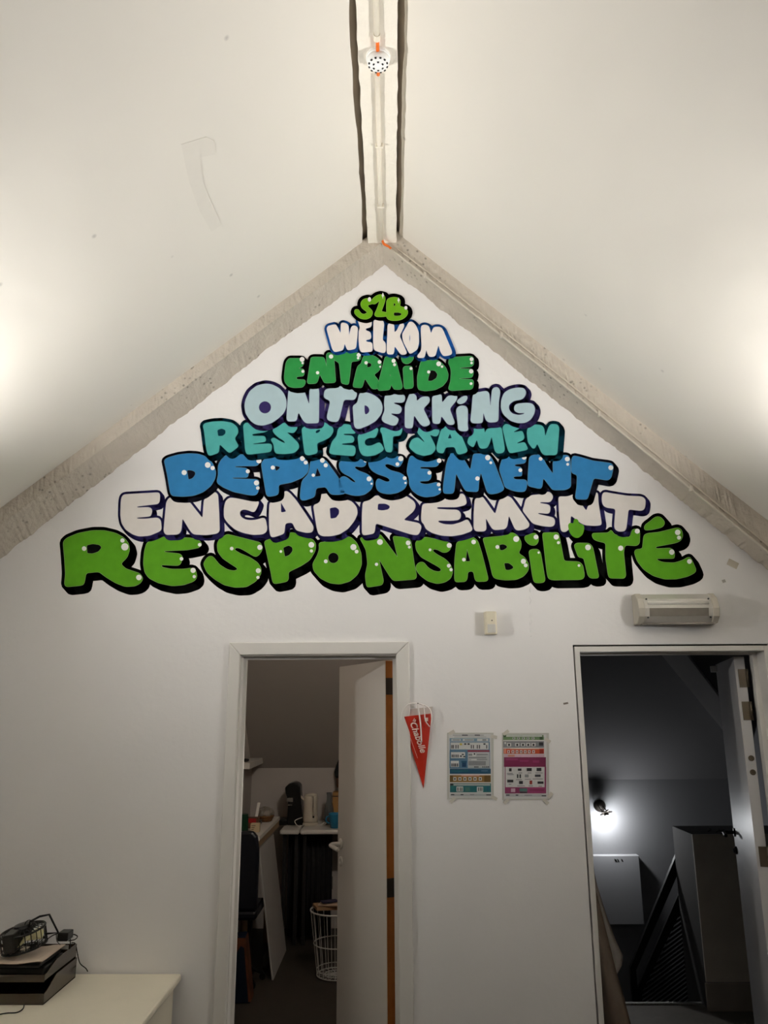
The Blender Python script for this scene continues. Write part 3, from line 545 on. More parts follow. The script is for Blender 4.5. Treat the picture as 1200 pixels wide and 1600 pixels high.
mb = MB(); mb.tube(bez([hp(0, .005, 1.115), hp(0, .045, 1.115), hp(-.008, .060, 1.113), hp(-.03, .064, 1.112), hp(-.12, .062, 1.108)], 4), .0105, 10); mb.build('handle', M_NYL, leaf, smooth=True)
mb = MB(); mb.lathe(hp(0, 0, 1.03), [(.024, 0), (.024, .005), (.008, .007), (.008, .003)], 20, axis=-nv); mb.build('key_rose', M_NYL, leaf, smooth=True)

# ------------------------------------------------------------------ door 2 (stairs): slim frame behind a shadow gap, leaf swung right back
d2 = sroot('door_2', (1.28, D, 0))
g = .007
FX0, FX1, FZ = 0.843, 1.738, 2.070
IX0b, IX1b, IZb = 0.866, 1.712, 2.046
mb = MB(); mb.box(FX0, IX0b, D - .002, YK + .02, 0, FZ); mb.build('frame_post', M_FRAME, d2, bevel=.002)
mb = MB(); mb.box(IX1b, FX1, D - .002, YK + .02, 0, FZ); mb.build('frame_post', M_FRAME, d2, bevel=.002)
mb = MB(); mb.box(IX0b, IX1b, D - .002, YK + .02, IZb, FZ); mb.build('frame_head', M_FRAME, d2, bevel=.002)
mb = MB(); mb.box(RX0 + .0005, FX0 - .0003, D + .03, YK, 0, FZ); mb.box(FX1 + .0003, RX1 - .0005, D + .03, YK, 0, FZ); mb.box(RX0 + .0005, RX1 - .0005, D + .03, YK, FZ + .0003, RZ - .0003); mb.build('shadow_gap_filler', M_DARK, d2)
for a in ((IX0b, IX0b + .012, 0, IZb - .012), (IX1b - .022, IX1b, 0, IZb - .012), (IX0b, IX1b, IZb - .012, IZb)):
    mb = MB(); mb.box(a[0], a[1], D + .075, D + .10, a[2], a[3]); mb.build('door_stop', M_FRAME, d2)
A2 = Vector((1.637, YK + .015, 0)); B2 = P(1117, 1030, 4.50); B2.z = 0
dv2 = (B2 - A2).normalized(); dv2 = Vector((dv2.x, dv2.y, 0)); nv2 = Vector((dv2.y, -dv2.x, 0)); LW2 = (B2 - A2).length
mb = MB(); mb.obox(A2 + Vector((0, 0, .008)), dv2 * LW2, nv2 * .045, Vector((0, 0, 2.02))); leaf2 = mb.build('leaf', mat('stair_leaf_paint', (196, 194, 194), .35, .03, 4), d2)
M_HG = mat('bronze_hinge', (96, 86, 72), .45, .1, metal=.6)
for z in (1.885, 1.735, 1.10):
    mb = MB(); mb.obox(A2 - dv2 * .003 + nv2 * .012 + Vector((0, 0, z)), dv2 * .003, nv2 * .036, Vector((0, 0, .085))); mb.build('hinge', M_HG, leaf2)
    mb = MB(); mb.tube([A2 - dv2 * .006 + nv2 * .05 + Vector((0, 0, z)), A2 - dv2 * .006 + nv2 * .05 + Vector((0, 0, z + .085))], .006, 8); mb.build('hinge_pin', M_HG, leaf2, smooth=True)
for z in (1.565, 1.503):
    mb = MB(); mb.lathe(A2 + nv2 * .026 + Vector((0, 0, z)), [(.013, 0), (.013, .003), (.007, .003), (.006, .001)], 16, axis=-dv2); mb.build('bolt_hole', M_HG, leaf2)
M_BLKM = mat('black_metal', (24, 23, 22), .4, .1, metal=.3)
hc2 = A2 + dv2 * (LW2 - .06)
def hp2(s, n, z): return hc2 + dv2 * s - nv2 * n + Vector((0, 0, z))
mb = MB(); mb.lathe(hp2(0, 0, 1.14), [(.022, 0), (.022, .008)], 16, axis=-nv2); mb.tube([hp2(0, 0, 1.14), hp2(0, .05, 1.14), hp2(-.02, .058, 1.14), hp2(-.11, .058, 1.138)], .009, 8); mb.build('handle', M_BLKM, leaf2)
mb = MB(); mb.lathe(hp2(0, 0, 1.05), [(.02, 0), (.02, .007), (.006, .02)], 16, axis=-nv2); mb.build('key_rose', M_BLKM, leaf2)
mb = MB(); mb.obox(A2 + dv2 * (LW2 - .045) - nv2 * .03 + Vector((0, 0, 1.985)), dv2 * .05, nv2 * .03, Vector((0, 0, .035))); mb.build('door_catch', M_FRAME, leaf2, bevel=.003)
struct(d1); struct(d2)

# ------------------------------------------------------------------ conduit along the ridge beam, smoke detector, conduit down the right verge
M_PIPE2 = mat('trim_painted_conduit', (200, 191, 178), .5, .06, 20, .15, 50)
M_PIPE = mat('painted_conduit', (228, 220, 204), .5, .06, 20, .15, 50)
M_ORNG = mat('orange_flex_tube', (226, 110, 38), .5, .08, 40)
bx = (BX0 + BX1) / 2
yd = PZ(590, 88, ZB).y
cr = thing('ridge_conduit', 'cream conduit running along the underside of the ridge beam', 'conduit', (bx, yd, ZB - .02))
mb = MB(); mb.tube([(bx - .003, yd + .075, ZB - .011), (bx - .004, 2.9, ZB - .012), (bx - .002, YF - .04, ZB - .011)], .0095, 10); mb.build('pipe', M_PIPE, cr, smooth=True)
mb = MB(); mb.tube([(bx, YB + .02, ZB - .012), (bx - .002, yd - .09, ZB - .012)], .0095, 10); mb.build('pipe', M_PIPE, cr, smooth=True)
mb = MB(); mb.lathe((bx - .002, yd - .095, ZB - .012), [(.012, -.012), (.012, .012)], 12, axis=(0, 1, 0)); mb.build('end_ring', M_PIPE, cr)
for y0, y1 in ((yd - .095, yd - .035), (yd + .03, yd + .07)):
    mb = MB(); mb.tube([(bx, y0, ZB - .012), (bx, (y0 + y1) / 2, ZB - .016), (bx, y1, ZB - .014)], .0065, 8); mb.build('flex_sleeve', M_ORNG, cr, smooth=True)
for y in [1.95, 2.75, 3.15]:
    mb = MB(); mb.box(bx - .018, bx + .014, y - .006, y + .006, ZB - .022, ZB - .0005); mb.build('clip', M_PIPE, cr, bevel=.003)
M_DET = mat('white_detector_plastic', (240, 240, 238), .35, .01)
M_SLOT = mat('detector_slot_dark', (40, 40, 40), .6, .1)
dt = thing('smoke_detector', 'round white smoke detector on the ridge beam', 'detector', (bx + .001, yd, ZB))
dc = Vector((bx + .001, yd, ZB))
mb = MB(); mb.lathe(dc, [(.044, 0), (.044, -.012), (.041, -.014)], 32); mb.build('base', M_DET, dt, smooth=False)
mb = MB(); mb.lathe(dc, [(.041, -.012), (.0405, -.026), (.036, -.036), (.030, -.041), (.018, -.044), (0, -.045)], 32); body = mb.build('cover', M_DET, dt, smooth=True)
for ring, rr, z, nn, sx in ((0, .0335, -.0392, 12, .0028), (1, .0185, -.0445, 6, .0024)):
    for k in range(nn):
        q = 2 * math.pi * (k + .5) / nn
        ux = Vector((math.cos(q), math.sin(q), 0)); uy = Vector((-math.sin(q), math.cos(q), 0))
        mb = MB(); c_ = dc + ux * rr + Vector((0, 0, z))
        mb.obox(c_ - ux * sx - uy * .0035 - Vector((0, 0, .0015)), ux * (2 * sx), uy * .007, Vector((0, 0, .003))); mb.build('vent_slot', M_SLOT, body)
cv = thing('verge_conduit', 'thin painted conduit running down the right verge of the gable', 'conduit', (0, YF, 4.1))
pts = []
xs = [-.01 + i * (XRW + .01) / 40 for i in range(41)]
for x in xs: pts.append((x, YF - .005, interp(CR, x) + .003))
mb = MB(); mb.tube(pts, .006, 8); mb.build('pipe', M_PIPE2, cv, smooth=True)
mb = MB(); mb.tube([(x, YF - .004, z + .034) for (x, y, z) in pts[1:]], .0045, 6); mb.build('cable', mat('painted_cable', (200, 190, 175), .6, .05), cv, smooth=True)
mb = MB(); mb.tube(bez([(bx, YF - .05, ZB - .013), (bx + .01, YF - .025, ZB - .022), (-.004, YF - .008, 4.075), (.012, YF - .006, 4.06)], 4), .0065, 8); mb.build('flex_sleeve', M_ORNG, cv, smooth=True)
for x in (.18, .55, 1.0, 1.4, 1.75):
    mb = MB(); z = interp(CR, x) + .004; mb.box(x - .007, x + .007, YF - .016, YF + .004, z - .014, z + .014); mb.build('clip', M_PIPE2, cv, bevel=.003)

# filled patch on the left roof slope
mb = MB(); mb.prism([PL(x, y, .0010) for x, y in [(283, 226), (322, 214), (335, 222), (336, 242), (312, 246), (318, 290), (334, 326), (346, 352), (330, 362), (312, 330), (296, 286), (288, 250)]], (0, 0, .0007))
o = mb.build('filler_patch', mat('filler_patch_paint', (226, 221, 212), .85, .03, 20), ceilL); o['label'] = 'faint greyer filler patch on the slope'

rg_ = random.Random(9)
mb = MB(); mb.tube([P(829 + rg_.uniform(-1.5, 1.5), 915 + k * 4, D + .002) for k in range(21)], [rg_.uniform(.002, .006) for k in range(21)], 6)
mb.build('filled_chase', M_WALL, wallB, smooth=True)['label'] = 'bumpy filled cable chase below the lettering'
# ------------------------------------------------------------------ motion sensor
M_PIR = mat('ivory_plastic', (226, 218, 196), .4, .02); M_LENS = mat('frosted_lens', (205, 203, 196), .45, .03)
a, b = P(755.5, 957), P(775.5, 992)
t = thing('motion_sensor', 'small ivory motion sensor on the wall above the posters', 'sensor', ((a.x + b.x) / 2, D, b.z))
zm = b.z + (a.z - b.z) * .46
mb = MB(); mb.prism([(a.x, D - .0005, b.z), (a.x, D - .035, b.z), (a.x + .008, D - .046, b.z), (b.x - .008, D - .046, b.z), (b.x, D - .035, b.z), (b.x, D - .0005, b.z)], (0, 0, a.z - b.z)); mb.build('housing', M_PIR, t, bevel=.003)
mb = MB(); mb.box(a.x + .010, b.x - .008, D - .049, D - .045, b.z + .006, zm - .003); mb.build('lens', M_LENS, t, bevel=.002)
mb = MB(); mb.lathe(((a.x + b.x) / 2 + .004, D - .046, zm + .014), [(.0028, 0), (.0028, .0015)], 10, axis=(0, -1, 0)); mb.build('indicator', M_SLOT, t)

# ------------------------------------------------------------------ emergency light over the stair door
a, b = P(986, 930), P(1114, 977)
t = thing('emergency_light', 'grey bulkhead emergency light above the stair door', 'light', ((a.x + b.x) / 2, D, b.z))
M_EG = mat('grey_bulkhead_plastic', (178, 172, 160), .45, .04); M_EC = mat('clear_ribbed_cover', (190, 186, 178), .12, .05, 60, spec=.7)
M_ES = mat('bulkhead_dark_grey', (100, 94, 86), .4, .06)  # darker grey of the bottom rail, socket outlets and shelf bracket
zc_ = (a.z + b.z) / 2; hh = (a.z - b.z) / 2
prof = [(0, hh), (-.045, hh), (-.082, hh * .62), (-.098, -hh * .02), (-.090, -hh * .55), (-.060, -hh * .95), (0, -hh)]
def eprof(k=1.0, off=0.0): return [(D - .0005 + y * k - off * (1 if y < 0 else 0), zc_ + z * k) for y, z in prof]
mb = MB(); mb.prism([(a.x, y, z) for y, z in eprof(1.0)], (.030, 0, 0)); mb.build('end_cap', M_EG, t, bevel=.004)
mb = MB(); mb.prism([(b.x - .030, y, z) for y, z in eprof(1.0)], (.030, 0, 0)); mb.build('end_cap', M_EG, t, bevel=.004)
mb = MB(); mb.prism([(a.x + .030, y, z) for y, z in eprof(.96)], (b.x - a.x - .06, 0, 0)); cov = mb.build('cover', M_EC, t)
mb = MB(); mb.tube([(a.x + .045, D - .086, zc_ + hh * .33), (b.x - .045, D - .086, zc_ + hh * .33)], .009, 10); mb.build('tube_lamp', mat('unlit_tube', (215, 212, 204), .25, .02), cov, smooth=True)
mb = MB(); mb.box(a.x + .040, b.x - .040, D - .0915, D - .086, zc_ - hh * .12, zc_ + hh * .02); mb.build('reflector_strip', M_EG, cov)
mb = MB(); mb.prism([(a.x + .05, y - .0012, z) for y, z in (eprof(.96)[3], eprof(.96)[4])] + [(a.x + .05, eprof(.96)[4][0] - .0002, eprof(.96)[4][1]), (a.x + .05, eprof(.96)[3][0] - .0002, eprof(.96)[3][1])], (b.x - a.x - .10, 0, 0)); mb.build('lower_window', mat('bulkhead_window_grey', (112, 107, 98), .15, .15, 30, spec=.7), cov)
mb = MB(); mb.box(a.x + .02, b.x - .02, D - .075, D - .02, zc_ - hh * 1.04, zc_ - hh * .9); mb.build('bottom_rail', M_ES, t, bevel=.003)
for x in (a.x + .042, b.x - .042):
    for z, y in ((zc_ + hh * .58, D - .0805), (zc_ - hh * .60, D - .0835)):
        mb = MB(); mb.lathe((x, y, z), [(.004, 0), (.004, .004)], 10, axis=(0, -1, 0)); mb.build('screw', M_SLOT, t)

# ------------------------------------------------------------------ two recycling posters in clear sleeves, taped to the wall
M_SLEEVE = mat('clear_plastic_sleeve', (196, 194, 188), .25, .03, 30, spec=.5)
M_TAPE = mat('clear_tape', (205, 200, 190), .3, .03)
PAL = {'w': (206, 206, 204), 'g': (176, 178, 180), 'lb': (118, 142, 160), 'b': (84, 116, 140), 'db': (34, 74, 100), 'nb': (24, 56, 90), 'te': (36, 96, 100), 'tg': (70, 110, 104), 'dk': (38, 38, 42), 'br': (140, 104, 54), 'dbr': (92, 70, 36),
       'rd': (140, 44, 56), 'or': (176, 72, 44), 'dor': (120, 34, 22), 'sal': (196, 140, 120), 'gr': (104, 130, 92), 'dgr': (54, 74, 50), 'sg': (128, 128, 132), 'mg': (128, 52, 88), 'dmg': (104, 36, 66), 'pk': (196, 164, 180), 'tx': (130, 132, 134), 'ye': (190, 170, 70)}
def poster(label, x0, y0, s, sheet, blocks, tapes):
    q = lambda x, y, Y: P(x0 + x / s, y0 + y / s, Y)
    c = q(sheet[0], sheet[3], D)
    t = thing('wall_poster', label, 'poster', tuple(c))
    mb = MB(); mb.prism([q(sheet[0] - 25, sheet[1] - 30, D - .0006), q(sheet[2] + 30, sheet[1] - 30, D - .0006), q(sheet[2] + 35, sheet[3] + 25, D - .0006), q(sheet[0] - 20, sheet[3] + 25, D - .0006)], (0, -.0012, 0)); mb.build('plastic_sleeve', M_SLEEVE, t)
    mb = MB(); mb.prism([q(sheet[0], sheet[1], D - .0019), q(sheet[2] - 20, sheet[1], D - .0019), q(sheet[2], sheet[3], D - .0019), q(sheet[0] + 15, sheet[3], D - .0019)], (0, -.0004, 0)); sh = mb.build('sheet', mat('poster_paper', PAL['w'], .5, .02), t)
    keys = sorted(set(k[4] for k in blocks)); pb = MB()
    for i, k in enumerate(blocks):
        pb.cur = keys.index(k[4]); Y = D - .0024 - .00002 * i
        pb.add([q(k[0], k[1], Y), q(k[2], k[1], Y), q(k[2], k[3], Y), q(k[0], k[3], Y)], [(0, 1, 2, 3)])
    pb.build('print', [mat('print_' + k, PAL[k], .45, .08, 90) for k in keys], sh)
    for (xa, ya, ang) in tapes:
        c_ = q(xa, ya, D - .003); u = Vector((math.cos(ang), 0, math.sin(ang))); v = Vector((-math.sin(ang), 0, math.cos(ang)))
        mb = MB(); mb.obox(c_ - u * .014 - v * .007, u * .028, v * .014, Vector((0, -.0006, 0))); mb.build('tape', M_TAPE, t)
rnd = random.Random(3)
bl = [(235, 112, 880, 124, 'tx'), (425, 106, 545, 128, 'dk'), (690, 106, 800, 128, 'dk'), (265, 150, 930, 158, 'tx'),
      (165, 178, 1000, 250, 'lb'), (205, 195, 395, 235, 'w'), (440, 195, 670, 235, 'w'), (740, 190, 970, 240, 'w'), (230, 205, 380, 225, 'tx'), (480, 205, 660, 225, 'tx'), (850, 200, 930, 232, 'tx'),
      (170, 255, 1005, 430, 'b'), (185, 270, 980, 415, 'w'), (165, 430, 1010, 810, 'b'), (195, 470, 490, 595, 'w'), (190, 650, 360, 780, 'w'), (410, 650, 525, 690, 'db'), (425, 690, 515, 780, 'nb'),
      (540, 430, 995, 462, 'rd'), (545, 470, 1000, 800, 'g'), (560, 478, 715, 560, 'w'), (735, 480, 985, 495, 'w'), (620, 615, 730, 640, 'w'), (565, 572, 930, 596, 'tx'), (735, 505, 960, 530, 'tx'), (560, 500, 640, 545, 'tx'), (735, 612, 950, 632, 'tx'), (560, 655, 920, 745, 'tx'), (670, 490, 700, 525, 'dk'),
      (170, 815, 1025, 920, 'db'), (200, 850, 560, 870, 'te'), (820, 850, 960, 870, 'b'),
      (170, 950, 1025, 1095, 'br'), (175, 955, 235, 1090, 'dbr'), (410, 950, 790, 975, 'sal'), (890, 960, 1015, 1090, 'dbr'),
      (175, 1120, 1030, 1170, 'tg'), (250, 1135, 1010, 1165, 'g'), (175, 1170, 1030, 1305, 'te'), (310, 1185, 450, 1290, 'w'), (490, 1195, 590, 1285, 'tg'), (735, 1190, 865, 1300, 'w'), (945, 1190, 980, 1280, 'db'), (180, 1120, 240, 1165, 'dk'),
      (185, 1335, 1035, 1385, 'g'), (195, 1345, 265, 1365, 'dk'), (395, 1345, 455, 1365, 'dk'), (590, 1345, 680, 1360, 'tx'), (930, 1350, 1030, 1370, 'dk')]
for x in (205, 235, 290, 335, 610, 655, 735, 780, 930): bl.append((x, 320, x + 18, 395, 'dk'))
for x in (470, 540, 870): bl.append((x, 285, x + 45, 315, 'dk'))
bl.append((380, 285, 425, 325, 'ye'))
for x in (210, 245, 290, 330): bl.append((x, 520, x + 22, 580, 'dk'))
for x, y in ((380, 540), (420, 505), (450, 550)): bl.append((x, y, x + 45, y + 26, 'dk'))
for x in (205, 245, 280, 320): bl.append((x, 705, x + 22, 770, 'dk'))
for x in (680, 710, 745, 850, 890, 930, 965): bl.append((x, 765, x + 22, 792, 'dk'))
for x in (245, 350, 455, 560, 665, 775): bl += [(x, 990, x + 62, 1062, 'w'), (x + 16, 1010, x + 46, 1045, 'dk')]
for x in (330, 380, 415, 760, 795, 830): bl.append((x, 1205, x + 18, 1280, 'dk'))
poster('blue and teal sorting poster in a plastic sleeve, beside the red pennant', 690, 1140, 1200 / 90, (140, 95, 1050, 1425), bl, [(210, 60, .5), (1090, 150, -.2), (1095, 1420, -.5), (230, 1470, .8)])
bl = [(150, 110, 990, 150, 'gr'), (215, 120, 960, 146, 'w'), (150, 150, 1000, 215, 'gr'), (155, 112, 205, 160, 'dgr'), (910, 150, 975, 212, 'dgr'),
      (150, 240, 1000, 375, 'sg'), (175, 260, 210, 300, 'w'), (895, 265, 985, 335, 'dk'), (160, 395, 1000, 505, 'or'), (300, 395, 900, 410, 'sal'), (905, 415, 990, 500, 'dor'), (175, 400, 205, 495, 'sal'),
      (165, 520, 1005, 572, 'pk'), (250, 525, 390, 565, 'sal'), (165, 575, 1040, 775, 'dmg'), (200, 600, 460, 640, 'mg'), (320, 645, 460, 680, 'dmg'), (495, 640, 680, 665, 'mg'), (770, 640, 900, 690, 'mg'), (500, 690, 700, 705, 'dmg'),
      (185, 775, 1045, 1330, 'mg'), (198, 778, 1012, 1200, 'w'), (310, 1225, 400, 1300, 'pk'), (490, 1225, 650, 1290, 'tg'), (500, 1295, 650, 1325, 'dk'), (700, 1245, 1000, 1275, 'dmg'),
      (200, 1345, 1055, 1395, 'g'), (210, 1355, 285, 1375, 'dk'), (410, 1355, 465, 1375, 'dk'), (590, 1360, 750, 1375, 'tx'), (950, 1370, 1045, 1390, 'dk')]
for x in (345, 440, 545, 640, 745): bl += [(x, 160, x + 55, 200, 'w'), (x + 10, 168, x + 40, 190, 'dk')]
for x in (230, 400, 520, 630, 740): bl += [(x, 280, x + 85, 350, 'w'), (x + 22, 295, x + 62, 340, 'dk')]
for x in (235, 325, 410, 495, 580, 665, 755): bl += [(x, 430, x + 55, 490, 'w'), (x + 14, 445, x + 40, 475, 'dor')]
for (xa, ya, xb, yb, c_) in [(270, 805, 325, 870, 'dk'), (455, 810, 530, 860, 'dk'), (640, 800, 745, 865, 'dk'), (845, 795, 945, 865, 'dk'), (435, 930, 465, 1010, 'dk'), (490, 930, 520, 1010, 'dk'), (600, 935, 680, 995, 'tx'), (810, 935, 930, 985, 'dk'),
        (235, 1045, 360, 1100, 'dk'), (480, 1070, 560, 1135, 'dk'), (700, 1060, 755, 1140, 'dor'), (865, 1080, 990, 1130, 'dk')]: bl.append((xa, ya, xb, yb, c_))
for (xa, ya, xb) in [(230, 905, 350), (235, 930, 370), (470, 895, 545), (660, 895, 740), (820, 895, 970), (415, 1035, 540), (600, 1025, 730), (765, 1020, 975), (265, 1130, 320), (445, 1165, 600), (680, 1165, 770), (885, 1170, 955)]: bl.append((xa, ya, xb, ya + 16, 'tx'))
poster('magenta and orange sorting poster in a plastic sleeve, right of the blue one', 775, 1140, 1200 / 90, (150, 100, 1070, 1440), bl, [(210, 60, .6), (1075, 225, -.6), (1130, 1370, .9), (215, 1490, .7), (1040, 1500, -.8)])

# ------------------------------------------------------------------ red pennant-shaped paper bag with white cord
q = lambda x, y, Y=D - .012: P(615 + x / (800 / 75), 1090 + y / (1600 / 150), Y)
t = thing('paper_pennant', 'red pointed paper pennant with white script, hung by cord beside the kitchen door', 'pennant', tuple(q(500, 1515, D)))
M_RED = mat('red_printed_paper', (182, 46, 30), .4, .08, 30); M_WPR = mat('white_print', (232, 210, 200), .5, .03); M_CORD = mat('white_cord', (242, 238, 234), .6, .04)
M_CLR = mat('clear_film_strip', (206, 200, 194), .25, .04, spec=.5)
mb = MB()
n = 9; top = []; 
for i in range(n + 1):                    # bowed front face
    s_ = i / n; x = 130 + (635 - 130) * s_; y = 322 + (265 - 322) * s_; top.append(q(x, y, D - .010 - .022 * math.sin(math.pi * s_)))
tip = q(500, 1515, D - .004)
mid = [a_.lerp(tip, .5) for a_ in top]
vs = top + mid + [tip] + [Vector((v.x, D - .0015, v.z)) for v in top] + [Vector((tip.x, D - .0015, tip.z))]
N1 = n + 1; fs = [(i, i + 1, N1 + i + 1, N1 + i) for i in range(n)] + [(N1 + i, N1 + i + 1, 2 * N1) for i in range(n)]
bk = 2 * N1 + 1; tb = bk + N1
fs += [(i + 1, i, bk + i, bk + i + 1) for i in range(n)] + [tuple([bk + i for i in range(N1)] + [tb])[::-1], (0, N1, 2 * N1, tb, bk), (n, bk + n, tb, 2 * N1, N1 + n)]
mb.add(vs, fs); bag = mb.build('bag', M_RED, t, smooth=False)
mb = MB(); mb.prism([q(80, 215, D - .006), q(650, 150, D - .006), q(640, 268, D - .006), q(125, 325, D - .006)], (0, -.001, 0)); mb.build('clear_band', M_CLR, t)
def on_bag(x, y): 
    s_ = max(0, min(1, (x - (130 + (500 - 130) * (y - 290) / 1225)) / max(1, (635 - 130) * (1 - (y - 290) / 1225))))
    k = 1 - (y - 290) / 1225
    return q(x, y, D - .0105 - .022 * math.sin(math.pi * s_) * k * 1.0 - .0035)
def script(txt, size, cx, cy, ang, name):
    vs, fs = text_mesh(txt, size, .25)
    ca, sa = math.cos(ang), math.sin(ang)
    mb = MB(); mb.add([on_bag(cx + v.x * ca - v.y * sa * -1 * 0 + v.y * sa, cy + v.x * sa - v.y * ca) for v in vs], fs); mb.build(name, M_WPR, bag)
script('Chabolle', 150, 405, 655, math.radians(70), 'script_lettering')
script('la', 80, 345, 375, math.radians(15), 'script_lettering')
mb = MB(); mb.add([on_bag(520, 335), on_bag(575, 335), on_bag(575, 395), on_bag(520, 395)], [(0, 1, 2, 3)]); mb.build('printed_emblem', M_WPR, bag)
mb = MB(); mb.tube([on_bag(180, 390), on_bag(290, 700), on_bag(400, 1010)], .0007, 4); mb.build('printed_line', M_WPR, bag)
for pts in ([(120, 385), (150, 220), (250, 110), (385, 92)], [(635, 435), (625, 250), (560, 150), (410, 95)]):
    mb = MB(); mb.tube(bez([q(x, y, D - .03) for x, y in pts], 5), .0026, 6); mb.build('cord', M_CORD, t, smooth=True)
mb = MB(); mb.tube(bez([q(400, 95, D - .03), q(415, 200, D - .036), q(450, 450, D - .040), q(465, 740, D - .036)], 5), .0034, 6); mb.build('cord', M_CORD, t, smooth=True)
mb = MB(); mb.tube(bez([q(410, 95, D - .03), q(490, 130, D - .034), q(515, 250, D - .038), q(530, 380, D - .04), q(600, 485, D - .036)], 5), .0022, 6); mb.build('cord', M_CORD, t, smooth=True)
mb = MB(); mb.lathe(q(400, 98, D), [(.0016, 0), (.0016, .03), (.003, .032), (.002, .034)], 10, axis=(0, -1, 0)); mb.build('pin', M_HINGE, t)

# scraps of old tape left on the wall
for i, (x, y, w_, h_, ang, lab) in enumerate([(1145, 881, .05, .032, -.5, 'small beige tape scrap on the wall near the end of the lowest word'), (1131, 908, .016, .014, .3, 'tiny grey scrap of tape above the emergency light'), (884, 1099, .022, .008, .2, 'small dark smudge of tape beside the stair door')]):
    c_ = P(x, y, D - .0006); u = Vector((math.cos(ang), 0, math.sin(ang))); v = Vector((-math.sin(ang), 0, math.cos(ang)))
    mb = MB(); mb.obox(c_ - u * w_ / 2 - v * h_ / 2, u * w_, v * h_, Vector((0, -.0004, 0))); tag(mb.build('tape_scrap', mat('tape_%d' % i, [(196, 188, 172), (180, 176, 170), (120, 112, 104)][i], .4, .05), origin=tuple(c_)), lab, 'tape')

# ------------------------------------------------------------------ desk, trays, fan
M_DESK = mat('beige_desk_laminate', (226, 219, 200), .45, .04, 12)
ZD = .724; dx1 = -.892
t = thing('desk', 'pale beige desk against the gable wall', 'desk', (-1.5, 3.25, 0))
mb = MB(); mb.box(-2.08, dx1, 2.78, D - .006, ZD - .028, ZD); mb.build('desktop', M_DESK, t, bevel=.009)
mb = MB(); mb.box(dx1 - .045, dx1 - .025, 2.83, D - .03, 0.01, ZD - .028); mb.build('side_panel', M_DESK, t, bevel=.003)
mb = MB(); mb.box(-2.07, -2.05, 2.83, D - .03, 0.01, ZD - .028); mb.build('side_panel', M_DESK, t, bevel=.003)
mb = MB(); mb.box(-2.05, dx1 - .046, D - .06, D - .04, .25, ZD - .029); mb.build('back_panel', M_DESK, t)
M_SMOKE = mat('smoky_brown_plastic', (50, 40, 31), .18, .15, 10, spec=.6); M_BLK = mat('black_plastic', (20, 19, 18), .3, .1)
def tray(label, z0, h, m_, x0, x1, y0, y1):
    t = thing('letter_tray', label, 'tray', ((x0 + x1) / 2, (y0 + y1) / 2, z0))
    mb = MB(); mb.box(x0, x1, y0, y1, z0, z0 + .004); mb.build('base', m_, t)
    for xa in (x0, x1 - .003):
        mb = MB(); mb.prism([(xa, y0 - .002, z0), (xa, y1, z0), (xa, y1, z0 + h), (xa, y0 + .10, z0 + h), (xa, y0 + .02, z0 + h * .55), (xa, y0 - .002, z0 + h * .5)], (.003, 0, 0)); mb.build('side_wall', m_, t)
    mb = MB(); mb.box(x0, x1, y1 - .003, y1, z0, z0 + h); mb.build('back_wall', m_, t)
    mb = MB(); mb.box(x0, x1, y0 - .003, y0, z0, z0 + h * .5); mb.build('front_lip', m_, t)
    return t
tray('smoky brown letter tray lying on the desk, lower of the two', ZD, .075, M_SMOKE, -1.66, -1.322, 3.245, 3.545)
tray('smoky brown letter tray stacked on the lower one', ZD + .0755, .050, M_SMOKE, -1.66, -1.328, 3.25, 3.548)
t = thing('black_file_box', 'shallow black box in the letter trays under the fan', 'box', (-1.5, 3.35, ZD + .08))
mb = MB(); mb.box(-1.654, -1.336, 3.256, 3.44, ZD + .0802, ZD + .124); mb.build('body', M_BLK, t, bevel=.006)
mb = MB(); mb.box(-1.66, -1.345, 3.235, 3.44, ZD + .1262, ZD + .140); mb.build('lid', M_BLK, t, bevel=.008)
mb = MB(); nx = 14
zt = ZD + .1385
vs = []
for i in range(nx + 1):
    x = -1.67 + .34 * i / nx
    for y in (3.215, 3.43): vs.append((x, y, zt + .004 + .010 * (i / nx) ** 2 + .002 * math.sin(i * 1.1)))
n0 = len(vs); vs += [(x, y, z + .0022) for x, y, z in vs]
fs = []
for i in range(nx):
    a_ = 2 * i
    fs += [(a_, a_ + 1, a_ + 3, a_ + 2), (n0 + a_, n0 + a_ + 2, n0 + a_ + 3, n0 + a_ + 1), (a_, a_ + 2, n0 + a_ + 2, n0 + a_), (a_ + 1, n0 + a_ + 1, n0 + a_ + 3, a_ + 3)]
mb.add(vs, fs); tag(mb.build('magazine', mat('magazine_paper', (196, 178, 160), .4, .2, 14), origin=(-1.5, 3.3, zt)), 'bent magazine lying under the small fan', 'magazine')
